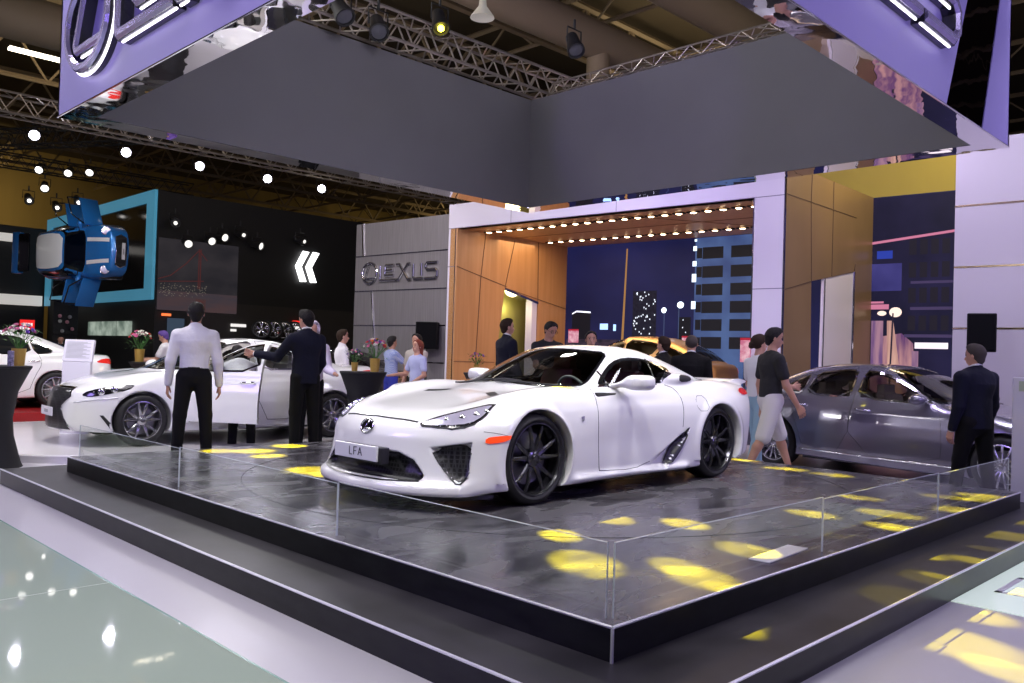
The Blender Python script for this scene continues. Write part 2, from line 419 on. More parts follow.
def _lfa_side(x, z):
    # hollow that sweeps up into the side intake ahead of the rear wheel
    zu = np.interp(x, [2.30,2.5,2.7,2.9,3.04], [.19,.24,.33,.44,.50]); back = 2.76+(z-.21)*1.04
    g = np.clip((x-2.3)/.6,0,1)**1.3*.075*np.clip((zu-z)/.05,0,1)*np.clip((back-x)/.012+.5,0,1)*np.clip((z-.15)/.05,0,1)
    # sill blade
    sill = -.030*np.exp(-((z-.16)/.035)**2)*np.clip((x-1.4)/.1,0,1)*np.clip((3.1-x)/.1,0,1)
    door = .012*np.exp(-((z-.45)/.16)**2)*np.clip((x-1.5)/.3,0,1)*np.clip((2.9-x)/.3,0,1)
    flare = -.018*np.exp(-((np.sqrt((x-.985)**2+(z-.347)**2)-.40)/.04)**2)-.02*np.exp(-((np.sqrt((x-3.59)**2+(z-.347)**2)-.40)/.05)**2)
    return g+sill+door+flare*(z > .2)
LFA['side'] = _lfa_side
_gr = [(-.36,.40),(.36,.40),(.50,.355),(.60,.25),(.58,.205),(-.58,.205),(-.60,.25),(-.50,.355)]
def _lfa_extra(d, x, y, z, ay):
    # lower grille recess and cheek intakes
    nose = tab(LFA['xf'], .05)(ay)+tab(LFA['nz'], .02)(z)
    g = poly2(y, z, _gr) if np.ndim(x) == 1 else np.broadcast_to(poly2(np.squeeze(y)[:,None], np.squeeze(z)[None,:], _gr)[None], np.broadcast(x,y,z).shape)
    d = smax(d, -np.maximum(g, x-nose-.07), .02)
    ck = [(.61,.445),(.825,.492),(.835,.215),(.795,.215),(.70,.32)]
    g = poly2(ay, z, ck) if np.ndim(x) == 1 else np.broadcast_to(poly2(np.squeeze(ay)[:,None], np.squeeze(z)[None,:], ck)[None], np.broadcast(x,y,z).shape)
    d = smax(d, -np.maximum(np.maximum(g, x-nose-.05), x-.62), .02)
    # splitter blade flares out at the foot of the bumper
    lip = np.abs(z-.16)-.032
    lip = smax(lip, np.maximum(nose-.050-x, ay-.84), .03); lip = np.maximum(lip, x-.5)
    d = smin(d, lip, .07)
    # rear quarter scoop
    e = (np.sqrt(((x-3.08)/.30)**2+((ay-.715)/.075)**2+((z-.945)/.062)**2)-1)*.06
    d = smin(d, e, .04)
    # ducktail
    t = (np.sqrt(((x-4.36)/.16)**2+((z-.925)/.028)**2)-1)*.028
    t = np.maximum(t, ay-.66)
    return smin(d, t, .05)
LFA['extra'] = _lfa_extra

def build_lfa(loc, h=.0125):
    R = empty('supercar', (0,0,0), 0, 'white low two-seat supercar with black wheels on the dark platform', 'car')
    (co, Q, N), f = extract(LFA, h)
    cen = co[Q].mean(1); nn = N[Q].mean(1)
    sidewin = [(1.88,.875),(2.06,.995),(2.25,1.095),(2.44,1.138),(2.70,1.135),(2.95,1.085),(3.12,1.03),(2.86,.965),(2.80,.905)]
    ws = [(1.44,0),(1.47,.3),(1.57,.55),(1.67,.66),(1.75,.70),(1.90,.668),(2.12,.598),(2.33,.515),(2.24,.3),(2.19,0),(2.24,-.3),(2.33,-.515),(2.12,-.598),(1.90,-.668),(1.75,-.70),(1.67,-.66),(1.57,-.55),(1.47,-.3)]
    rw = [(2.98,-.42),(2.98,.42),(3.95,.28),(3.95,-.28)]
    P = Proj(co, Q)
    swi, wsi, rwi = inset(sidewin, .012), inset(ws, .012), inset(rw, .012)
    m_sw = in_poly(cen[:,[0,2]], swi) & (np.abs(cen[:,1]) > .45) & (np.abs(nn[:,1]) > .25)
    m_ws = in_poly(cen[:,[0,1]], wsi) & (nn[:,2] > .2) & (cen[:,2] > .8)
    hole = m_sw | m_ws
    door = in_poly(cen[:,[0,2]], [(1.77,.20),(1.75,.55),(1.80,.86),(2.12,1.09),(2.30,1.155),(2.72,1.16),(2.95,1.10),(2.82,.90),(2.98,.80),(2.93,.5),(2.55,.26),(2.3,.19)]) & (np.abs(cen[:,1]) > .5) & (np.abs(nn[:,1]) > .2) & ~hole
    hood = in_poly(cen[:,[0,1]], [(.30,-.42),(.75,-.60),(1.2,-.66),(1.62,-.72),(1.45,-.5),(1.28,-.2),(1.28,.2),(1.45,.5),(1.62,.72),(1.2,.66),(.75,.60),(.30,.42),(.26,0)]) & (nn[:,2] > .3) & (cen[:,2] > .6) & ~hole
    bump = (cen[:,0] < .70) & ~hood & (cen[:,2] < .60+.10*np.clip(cen[:,0]-.2,0,.5)) & ~hole
    rb = (cen[:,0] > 3.98) & (cen[:,2] < .72)
    body = ~(hole | door | hood | bump | rb)
    for nm, mk in (('body_shell', body), ('door', door & (cen[:,1] < 0)), ('door', door & (cen[:,1] > 0)), ('hood', hood), ('front_bumper', bump), ('rear_bumper', rb & ~hole)):
        c, q, n = sub_mesh(co, Q, N, mk); np_mesh(nm, c, q, M_WHITE, R, n)
    # headliner and pillars inside
    ins = (cen[:,2] > .86) & (cen[:,0] > 1.4) & (cen[:,0] < 4.0) & ~hole
    c, q, n = sub_mesh(co, Q, N, ins); np_mesh('headliner', c-n*.02, q[:, ::-1], mat('dark_headliner', (.02,.02,.022), .9), R, -n)
    # glazing
    for s in (-1, 1):
        g = patch('side_window', P, sidewin, 'y', s, G_CAR, R, .002, rnd=1); rim_strip('window_seal', P, sidewin, 'y', s, M_BLACKG, g, .022, .004, 1)
        seam('mirror_quarter_bar', P, [(2.02,.88),(2.04,1.01)], 'y', s, M_BLACKG, g, .010, rnd=0)
        seam('rear_quarter_bar', P, [(2.70,.90),(2.76,1.13)], 'y', s, M_BLACKG, g, .008, rnd=0)
    g = patch('windscreen', P, ws, 'z', 1, glass('windscreen_glass', (.62,.66,.62), .9), R, .002, .04, rnd=1)
    rim_strip('windscreen_frit', P, ws, 'z', 1, M_BLACKG, g, .022, .004, 1)
    seam('wiper', P, [(1.42,.50),(1.45,.1),(1.50,-.25)], 'z', 1, M_BLACKP, g, .009, off=.02); seam('wiper', P, [(1.42,-.02),(1.50,-.35),(1.60,-.60)], 'z', 1, M_BLACKP, g, .009, off=.02)
    g = patch('rear_window', P, rw, 'z', 1, G_DARK, R, .004, rnd=1)
    # lower grille, cheek intakes
    patch('lower_grille', P, inset(_gr, -.006), 'x', -1, M_MESH, R, .004, .04, rnd=1)
    for s in (-1, 1):
        patch('cheek_intake', P, [(s*a, b) for a, b in ((.60,.45),(.835,.499),(.845,.202),(.79,.208),(.69,.32))], 'x', -1, M_MESH, R, .004, rnd=1)
        patch('hood_vent', P, [(a, s*b) for a, b in ((.98,.42),(1.06,.44),(1.17,.27),(1.09,.24))], 'z', 1, M_BLACKP, R, .003, rnd=0)
        patch('side_intake', P, [(3.06,.520),(2.985,.505),(2.85,.365),(2.725,.235),(2.755,.185),(2.83,.215),(2.97,.37)], 'y', s, M_BLACKP, R, .014, rnd=1)
        patch('quarter_scoop', P, [(3.05,.925),(3.25,.93),(3.31,.955),(3.24,.985),(3.08,.995)], 'y', s, M_BLACKP, R, .004, rnd=1)
        seam('door_seam', P, [(1.80,.868),(1.755,.70),(1.765,.45),(1.785,.205)], 'y', s, M_SEAM, R)
        seam('door_seam', P, [(2.84,.90),(2.965,.87),(2.985,.75),(2.95,.52)], 'y', s, M_SEAM, R)
        seam('door_seam', P, [(1.785,.205),(2.25,.185),(2.50,.235)], 'y', s, M_SEAM, R)
        seam('bumper_seam', P, [(.67,.545),(.58,.565),(.50,.575)], 'y', s, M_SEAM, R, .002)
        patch('marker_lamp', P, [(.50,.488),(.505,.532),(.60,.545),(.73,.548),(.70,.525),(.62,.500)], 'y', s, M_ORANGE, R, .005, rnd=1)
        seam('fuel_door_seam', P, [(3.20,.80),(3.36,.80),(3.36,.66),(3.20,.66)], 'y', s, M_SEAM, R, .002, True) if s < 0 else None
        patch('fender_badge', P, [(1.52,.655),(1.565,.66),(1.56,.625),(1.535,.615)], 'y', s, M_CHROME, R, .005, .01, rnd=0)
        # headlight: lens over a reflector with three round lamps
        hl = [(.20,.445),(.34,.535),(.50,.635),(.75,.745),(.64,.785),(.55,.825),(.43,.805),(.30,.68)]
        hp = [(a, s*b) for a, b in hl]
        lens = patch('headlight', P, hp, 'z', 1, M_BLACKG, R, .002, rnd=1)
        patch('reflector', P, inset(hp, .02), 'z', 1, M_LAMPIN, lens, .004, rnd=1)
        for (a, b, r_) in ((.52,.735,.036),(.43,.685,.036),(.35,.61,.030),(.60,.765,.028)):
            q = P.hit((a, s*b), 'z', 1, .0); r_ *= .8; bm = B(); add_lathe(bm, [(0,-.004),(r_*.6,-.002),(r_*.9,.004),(r_,.0),(r_,-.03)], 20, 'z', Matrix.Translation(q)@Matrix.Rotation(-.75, 4, 'Y')@Matrix.Rotation(s*.5, 4, 'X'))
            from_bm('projector_lamp', bm, M_CHROME, lens, smooth=True, angle=40)
        rim_strip('headlight_edge', P, hp, 'z', 1, M_SEAM, lens, .006, .005, 1)
        patch('tail_lamp', P, [(s*.50,.80),(s*.72,.80),(s*.72,.86),(s*.52,.86)], 'x', 1, M_RED, R, .004, rnd=1)
        patch('tail_lamp', P, [(4.05,.830),(4.16,.865),(4.31,.855),(4.29,.80),(4.12,.795)], 'y', s, M_RED, R, .006, rnd=1)
        # door mirror
        fm = lambda x, y, z: (np.sqrt(((x-2.03-.12*(y*-s-0))/.11)**2+((y*s-1.0)/.135)**2+((z-.955)/.068)**2)-1)*.07
        def fm(x, y, z, s=s):
            yy = y*s; hx = x-(2.18+.05*(yy-.95)); hd = ((np.abs(hx/.112)**3+np.abs((yy-.995)/.118)**3+np.abs((z-.928-.02*(yy-.9))/.066)**3+1e-9)**(1/3)-1)*.07
            hd = smax(hd, hx-.055, .015)
            t = np.clip((yy-.76)/.17,0,1); px, pz = 2.04+.12*t, .88+.055*t
            st = np.sqrt(((x-px)/1.8)**2+(z-pz)**2)-.022; st = np.maximum(np.maximum(st, .74-yy), yy-.97)
            return smin(hd, st, .05)
        c, q, n = iso(fm, (1.88,min(.7*s,1.2*s),.8), (2.34,max(.7*s,1.2*s),1.08), .009); mr = np_mesh('door_mirror', c, q, M_WHITE, R, n)
    seam('hood_seam', P, [(.24,-.44),(.20,-.15),(.20,.15),(.24,.44)], 'z', 1, M_SEAM, R, .008)
    for s in (-1,1): seam('hood_seam', P, [(.88,s*.69),(1.2,s*.70),(1.66,s*.76)], 'z', 1, M_SEAM, R, .002)
    # black splitter under the nose
    bm = B(); pts = [(x, y) for x, y in [(.60,-.88),(.40,-.84),(.20,-.70),(.06,-.50),(-.03,-.25),(-.045,0),(-.03,.25),(.06,.50),(.20,.70),(.40,.84),(.60,.88)]]
    add_prism(bm, [(p.x,p.y) for p in chaikin(pts, 2, False)], .090, .118); from_bm('front_splitter', bm, M_BLACKG, R)
    bm = B(); add_prism(bm, [(.55,-.80),(4.2,-.80),(4.2,.80),(.55,.80)], .13, .20); 
    bm.free()
    bm = B(); add_box(bm, (1.42,-.84,.115), (3.15,.84,.30)); add_box(bm, (.4,-.55,.13), (4.2,.55,.40)); add_box(bm, (3.2,-.55,.2),(4.3,.55,.7)); add_box(bm, (.5,-.55,.2),(1.3,.55,.6)); from_bm('underbody', bm, M_BLACKP, R)
    # number plate with raised letters on its bracket
    bm = B(); add_box(bm, (.000,-.33,.315), (.075,.22,.432), .006); bm2 = from_bm('plate_holder', bm, M_BLACKP, R)
    bm = B(); add_box(bm, (-.020,-.30,.330), (.0,.235,.440), .006, seg=2); pl = from_bm('number_plate', bm, mat('white_plate', (.80,.80,.84), .35), R)
    bl = mat('black_ink', (.05,.05,.06), .5)
    def seg_letter(y0, z0, w, hh, segs):
        bm = B()
        for (a, b) in segs:
            p0 = Vector((-.0215, y0-a[0]*w, z0+a[1]*hh)); p1 = Vector((-.0215, y0-b[0]*w, z0+b[1]*hh)); add_tube(bm, [p0, p1], .0036, 6)
        from_bm('plate_letter', bm, bl, pl)
    seg_letter(.035,.360,.035,.058, [((0,0),(0,1)),((0,0),(1,0))])
    seg_letter(-.020,.360,.035,.058, [((0,0),(0,1)),((0,1),(1,1)),((0,.5),(.85,.5))])
    seg_letter(-.075,.360,.045,.058, [((0,0),(.5,1)),((.5,1),(1,0)),((.2,.35),(.8,.35))])
    # oval nose emblem
    c0 = P.hit((0.0,.56), 'x', -1, .006); bm = B()
    TT = Matrix.Translation(c0)@Matrix.Rotation(.28, 4, 'Y')
    add_tube(bm, [TT@Vector((0, .075*math.cos(a), .052*math.sin(a))) for a in [2*PI*k/32 for k in range(32)]], .009, 8, closed=True)
    add_tube(bm, [TT@Vector(p) for p in ((0,-.015,.045),(0,.028,-.022),(0,-.055,-.022))], .009, 8)
    em = from_bm('nose_emblem', bm, M_CHROME, R, smooth=True)
    bm = B(); add_lathe(bm, [(0,0),(.07,0)], 32, 'x', TT@Matrix.Diagonal((1,1,.72,1))@Matrix.Translation((.004,0,0))); from_bm('emblem_disc', bm, M_BLACKG, em)
    # cabin
    dk = mat('dark_cabin_trim', (.02,.02,.022), .8); rd = mat('red_seat_leather', (.16,.03,.02), .5)
    def fd(x, y, z): return smax(np.maximum(np.abs(y)-.74, np.abs(z-.68)-.14), np.maximum(1.52-x, x-(2.02-(z-.6)*.6)), .08)
    c, q, n = iso(fd, (1.2,-.9,.45), (2.3,.9,1.0), .03); np_mesh('dashboard', c, q, dk, R, n)
    bm = B(); add_box(bm, (1.4,-.78,.24), (3.1,.78,.30)); add_box(bm, (1.9,-.14,.3), (2.8,.14,.58), .04); add_box(bm, (2.95,-.74,.3), (3.05,.74,.92), .02); from_bm('cabin_floor', bm, dk, R)
    for s in (-1, 1):
        make_seat(R, (2.42, s*.38, .30), rd, .88)
        bm = B(); add_box(bm, (1.8,s*.80-.03,.30), (2.95,s*.80+.03,.84), .02); from_bm('door_card', bm, dk, R)
    TT = Matrix.Translation((2.02,-.38,.80))@Matrix.Rotation(-.35, 4, 'Y'); bm = B()
    add_tube(bm, [TT@Vector((0,.17*math.cos(a),.17*math.sin(a))) for a in [2*PI*k/32 for k in range(32)]], .013, 8, closed=True)
    for a in (0, PI, -PI/2): add_tube(bm, [TT@Vector((.02,0,0)), TT@Vector((0,.17*math.cos(a),.17*math.sin(a)))], .014, 6)
    from_bm('steering_wheel', bm, mat('grey_leather', (.25,.25,.25), .5), R, smooth=True)
    for ax in LFA['axles']:
        for s in (-1, 1): make_wheel(R, (ax, s*.765, .347), s, .347, .278, .27, 'ten', mat('dark_alloy', (.10,.10,.11), .20, metal=.9))
    R.location = loc
    return R
# ------------------------------------------------------------------ the stand
def tile_mat(name, c, rough, scale=.5, var=.06, spec=.5, bumpd=None):
    return mat(name, c, rough, spec=spec, noise=(scale, var), bump=bumpd)
# floors
m_floor = mat('glossy_white_floor', (.52,.50,.56), .33, spec=.5, noise=(.8,.04))
bm = B(); add_box(bm, (-14,-14,-.2), (60,60,0)); struct('floor', bm, m_floor)
m_plat, nt, b = nodemat('scuffed_dark_vinyl')
tc = nt.nodes.new('ShaderNodeTexCoord'); n1 = nt.nodes.new('ShaderNodeTexNoise'); n1.inputs['Scale'].default_value = 1.3; n1.inputs['Detail'].default_value = 7; n1.inputs['Distortion'].default_value = 1.6
mp = nt.nodes.new('ShaderNodeMapping'); mp.inputs['Rotation'].default_value = (0,0,.8); mp.inputs['Scale'].default_value = (1,2.2,1)
r = nt.nodes.new('ShaderNodeValToRGB'); r.color_ramp.elements[0].position = .35; r.color_ramp.elements[1].position = .72
r.color_ramp.elements[0].color = (.040,.038,.046,1); r.color_ramp.elements[1].color = (.12,.115,.13,1)
nt.links.new(tc.outputs['Object'], mp.inputs[0]); nt.links.new(mp.outputs[0], n1.inputs[0]); nt.links.new(n1.outputs[0], r.inputs[0]); nt.links.new(r.outputs[0], b.inputs['Base Color'])
r2 = nt.nodes.new('ShaderNodeMapRange'); r2.inputs[1].default_value = .3; r2.inputs[2].default_value = .7; r2.inputs[3].default_value = .16; r2.inputs[4].default_value = .34
nt.links.new(n1.outputs[0], r2.inputs[0]); nt.links.new(r2.outputs[0], b.inputs['Roughness'])
m_step = mat('dark_step_vinyl', (.030,.028,.033), .42, spec=.35, noise=(2.5,.45))
m_riser = mat('black_gloss_riser', (.008,.009,.008), .28, spec=.25, noise=(5,.6,(1,1,3)))
m_edge = mat('polished_steel_edge', (.85,.85,.9), .38, metal=.55)
def slab(nm, x0, y0, x1, y1, z0, z1, top):
    bm = B(); add_box(bm, (x0,y0,z0), (x1,y1,z1)); me = bpy.data.meshes.new(nm); bm.normal_update()
    for f in bm.faces: f.material_index = 0 if f.normal.z > .5 else 1
    bm.to_mesh(me); bm.free(); me.materials.append(top); me.materials.append(m_riser)
    o = bpy.data.objects.new(nm, me); link(o); o['kind'] = 'structure'; return o
slab('floor_step', 2.39, 1.74, 9.37, 9.48, 0, ST, m_step)
slab('floor_platform', 2.84, 2.19, 8.93, 8.97, ST, PT, m_plat)
k = 0
for (x0,y0,x1,y1,z) in ((2.39,1.74,9.37,9.48,ST),(2.84,2.19,8.93,8.97,PT)):
    for a, c in (((x0,y0),(x0,y1)),((x0,y0),(x1,y0))):
        k += 1; bm = B(); add_tube(bm, [(a[0]-.001,a[1]-.001,z), (c[0]-.001*(c[0]==x0),c[1]-.001,z)], .0075, 6); struct('trim_%d' % k, bm, m_edge)
bm = B(); add_tube(bm, [(2.838,2.188,ST),(2.838,2.188,PT)], .008, 6); struct('trim_5', bm, m_edge)
# turntable joint in the platform
bm = B(); c0 = Vector((5.95,5.45,PT+.0005)); pts = [c0+Vector((2.75*math.cos(a), 2.75*math.sin(a), 0)) for a in [2*PI*i/96 for i in range(96)]]
add_tube(bm, pts, .003, 4, closed=True); struct('trim_6', bm, M_SEAM)
# white info plate stuck on the platform
bm = B(); T = Matrix.Translation((4.69,2.40,PT+.004))@Matrix.Rotation(.06,4,'Z'); add_box(bm, (-.27,-.065,-.004), (.27,.065,.004), .003, T)
tag(from_bm('floor_plaque', bm, mat('white_acrylic', (.72,.70,.76), .3)), 'white rectangular plaque lying on the dark platform near its right edge', 'plaque')
# pale green glass floors and lit panel
m_gg, nt, b = nodemat('pale_green_glass_floor')
tc = nt.nodes.new('ShaderNodeTexCoord'); n1 = nt.nodes.new('ShaderNodeTexNoise'); n1.inputs['Scale'].default_value = .5
r = nt.nodes.new('ShaderNodeValToRGB'); r.color_ramp.elements[0].color = (.40,.50,.42,1); r.color_ramp.elements[1].color = (.47,.55,.46,1)
nt.links.new(tc.outputs['Object'], n1.inputs[0]); nt.links.new(n1.outputs[0], r.inputs[0]); nt.links.new(r.outputs[0], b.inputs['Base Color'])
b.inputs['Roughness'].default_value = .03; b.inputs['Specular IOR Level'].default_value = .7
bm = B(); add_box(bm, (-6,-4,0), (1.91,30,.006)); struct('floor_glass', bm, m_gg)
m_ge = mat('green_glass_edge', (.22,.38,.33), .2)
bm = B(); add_box(bm, (1.905,-4,0), (1.918,30,.0065)); struct('trim_7', bm, m_ge)
k = 8
for (y0, x0, x1) in ((5.21,-6,1.905),(2.95,-6,1.905),(7.47,-6,1.905),(9.73,-6,1.905)):
    bm = B(); add_box(bm, (x0,y0-.004,.0055), (x1,y0+.004,.0068)); struct('trim_%d' % k, bm, mat('joint_sealant', (.55,.62,.56), .5)); k += 1
bm = B(); add_box(bm, (.4-.004,-4,.0055), (.4+.004,30,.0068)); struct('trim_%d' % k, bm, _m['joint_sealant']); k += 1
m_lit, nt, b = nodemat('backlit_floor_glass')
b.inputs['Base Color'].default_value = (.6,.72,.66,1); b.inputs['Roughness'].default_value = .05
b.inputs['Emission Color'].default_value = (.86,1,.92,1); b.inputs['Emission Strength'].default_value = .35
bm = B(); add_box(bm, (5.6,.2,0), (8.6,1.735,.006)); struct('floor_lit_panel', bm, m_lit)
bm = B()
for a in ((6.05,1.18,6.6,1.22),(6.05,1.58,6.6,1.62),(6.05,1.18,6.09,1.62),(6.56,1.18,6.6,1.62)): add_box(bm, (a[0],a[1],.006), (a[2],a[3],.008))
struct('trim_%d' % k, bm, mat('white_line', (.8,.8,.85), .4)); k += 1
# low round plinth under the saloon
bm = B(); add_lathe(bm, [(3.05,0),(3.05,.085),(3.03,.10),(0,.10)], 96, 'z', Matrix.Translation((5.75,12.75,0)) @ Matrix.Diagonal((1.15,.95,1,1)))
struct('floor_plinth', bm, mat('white_plinth', (.62,.60,.64), .14, noise=(.8,.04)), smooth=True, angle=30)

# glass balustrade on the platform, each pane a thing
G_PANE = glass('balustrade_glass', (.93,.955,.945), .9)
M_PEDGE = mat('polished_glass_edge', (.66,.72,.74), .15, spec=.8)
def pane(p, q, h, label, group='low glass panes along the platform edge'):
    p, q = Vector((*p,PT)), Vector((*q,PT)); d = (q-p); L = d.length; t = empty('glass_pane', p, math.atan2(d.y,d.x), label, 'glass pane', group)
    bm = B(); vs_ = [bm.verts.new(c_) for c_ in ((.003,0,.002),(L-.003,0,.002),(L-.003,0,h-.003),(.003,0,h-.003))]; bm.faces.new(vs_); from_bm('glass_sheet', bm, G_PANE, t)
    bm = B(); add_box(bm, (.0,-.004,.002), (.003,.004,h)); from_bm('side_edge', bm, M_PEDGE, t); bm = B(); add_box(bm, (L-.003,-.004,.002), (L,.004,h)); from_bm('side_edge', bm, M_PEDGE, t)
    bm = B(); add_box(bm, (.0,-.004,h-.003), (L,.004,h)); from_bm('top_edge', bm, M_PEDGE, t)
pane((2.918,2.285), (2.918,4.363), .33, 'low clear glass pane on the left edge, next to the front corner')
pane((2.918,4.368), (2.925,6.613), .32, 'low clear glass pane second from the front corner on the left edge')
pane((2.925,6.618), (2.935,8.93), .31, 'low clear glass pane at the far end of the left edge, by the white saloon')
pane((2.936,2.265), (4.963,2.265), .33, 'low clear glass pane on the right edge, beside the white plaque')
pane((4.968,2.265), (6.988,2.275), .32, 'low clear glass pane in the middle of the right edge')
pane((6.993,2.275), (8.90,2.285), .31, 'low clear glass pane at the far end of the right edge, by the suited man')

# ------------------------------------------------------------------ hanging square canopy
m_fab = mat('grey_fabric', (.155,.15,.165), .9, noise=(1.2,.04))
m_lil = mat('lilac_panel', (.27,.23,.50), .45)
m_mir = mat('rippled_mirror', (.92,.90,.93), .02, metal=1., bump=(.9,.05,.25))
X0,X1,Y0,Y1 = 2.85,10.02,2.63,9.72; x0,x1,y0,y1 = 3.13,9.68,2.90,9.39; ZB, ZT = 3.79, 5.52
CAN = empty('hanging_canopy', (6.4,6.1,3.79), 0, 'huge square hanging canopy with grey inner walls and lilac sign faces above the platform', 'canopy')
def cpart(nm, bm, m, **k):
    o = from_bm(nm, bm, m, CAN, **k); o.matrix_parent_inverse = Matrix.Translation((-6.4,-6.1,-3.79)); return o
e = .04
bm = B(); add_box(bm, (x0,y1,ZB+.006), (x1,y1+e,ZT)); cpart('inner_wall', bm, m_fab)
bm = B(); add_box(bm, (x1,y0,ZB+.006), (x1+e,y1+e,ZT)); cpart('inner_wall', bm, m_fab)
bm = B(); add_box(bm, (x0-e,y0-e,ZB+.006), (x0,y1+e,ZT)); cpart('inner_wall', bm, m_fab)
bm = B(); add_box(bm, (x0,y0-e,ZB+.006), (x1,y0,ZT)); cpart('inner_wall', bm, m_fab)
bm = B(); add_box(bm, (X0,Y1-e,ZB+.006), (X1,Y1,ZT)); cpart('outer_wall', bm, m_lil)
bm = B(); add_box(bm, (X1-e,Y0,ZB+.006), (X1,Y1,ZT)); cpart('outer_wall', bm, m_lil)
bm = B(); add_box(bm, (X0,Y0,ZB+.006), (X0+e,Y1,ZT+.75)); cpart('sign_wall', bm, m_lil)
bm = B(); add_prism(bm, [(X0,ZB+.006),(8.08,ZB+.006),(9.05,ZT+.4),(9.05,ZT+.75),(X0,ZT+.75)], -Y0-e, -Y0, Matrix(((1,0,0,0),(0,0,-1,0),(0,1,0,0),(0,0,0,1)))); cpart('sign_wall', bm, m_lil)
bm = B(); add_prism(bm, [(8.08,ZB+.006),(9.12,ZB+.006),(9.85,ZT+.4),(9.05,ZT+.4)], -Y0-e, -Y0-.006, Matrix(((1,0,0,0),(0,0,-1,0),(0,1,0,0),(0,0,0,1)))); cpart('mirror_inset', bm, mat('dark_mirror', (.30,.27,.42), .02, metal=1., bump=(.9,.06,.2)))
bm = B(); add_prism(bm, [(9.12,ZB+.006),(X1,ZB+.006),(X1,ZT+.75),(9.05,ZT+.75),(9.05,ZT+.4),(9.85,ZT+.4)], -Y0-e, -Y0, Matrix(((1,0,0,0),(0,0,-1,0),(0,1,0,0),(0,0,0,1)))); cpart('sign_wall', bm, m_lil)
for (a,b_,c,d) in ((X0,Y0,x0,Y1),(x1,Y0,X1,Y1),(x0,Y0,x1,y0),(x0,y1,x1,Y1)):
    bm = B(); add_box(bm, (a,b_,ZB), (c,d,ZB+.006)); cpart('mirror_soffit', bm, m_mir)
bm = B(); add_tube(bm, [(X0,Y1,ZB+.003),(X0,Y0,ZB+.003),(8.08,Y0,ZB+.003),(X1,Y0,ZB+.003)], .010, 6); cpart('chrome_edge', bm, M_CHROME)

# raised sign letters
M_LCH = mat('satin_chrome_letters', (.50,.44,.72), .25, metal=.75)
M_LSIDE = mat('black_letter_return', (.02,.02,.025), .25, coat=.5)
M_LIT = mat('lit_letter_edge', (1,1,1), .4, emit=(.95,.9,1), estr=3.)
def stroke(bm, pts, w, d0, d1, mtx, closed=False, taper=.0):
    pts = [Vector((p[0],p[1])) for p in pts]; n = len(pts); Ls, Rs = [], []
    for i in range(n):
        a = pts[i-1] if (i > 0 or closed) else None; c = pts[(i+1)%n] if (i < n-1 or closed) else None
        d1_ = (pts[i]-a).normalized() if a is not None else None; d2_ = (c-pts[i]).normalized() if c is not None else None
        if d1_ is None: d1_ = d2_
        if d2_ is None: d2_ = d1_
        n1_ = Vector((-d1_.y,d1_.x)); n2_ = Vector((-d2_.y,d2_.x)); s = n1_+n2_; s = s/max(.5, s.length_squared/2)
        Ls.append(pts[i]+s*w/2); Rs.append(pts[i]-s*w/2)
    def V(p, z): return bm.verts.new(mtx@Vector((p.x,p.y,z)))
    sec = [(V(Ls[i],d0), V(Ls[i].lerp(Rs[i],taper),d1), V(Rs[i].lerp(Ls[i],taper),d1), V(Rs[i],d0)) for i in range(n)]
    for i in range(n if closed else n-1):
        a, c = sec[i], sec[(i+1)%n]
        for k_ in range(4): bm.faces.new((a[k_],a[(k_+1)%4],c[(k_+1)%4],c[k_]))
    if not closed: bm.faces.new(sec[0][::-1]); bm.faces.new(sec[-1])
def arc(cx, cy, rx, ry, a0, a1, n=8): return [(cx+rx*math.cos(math.radians(a0+(a1-a0)*i/n)), cy+ry*math.sin(math.radians(a0+(a1-a0)*i/n))) for i in range(n+1)]
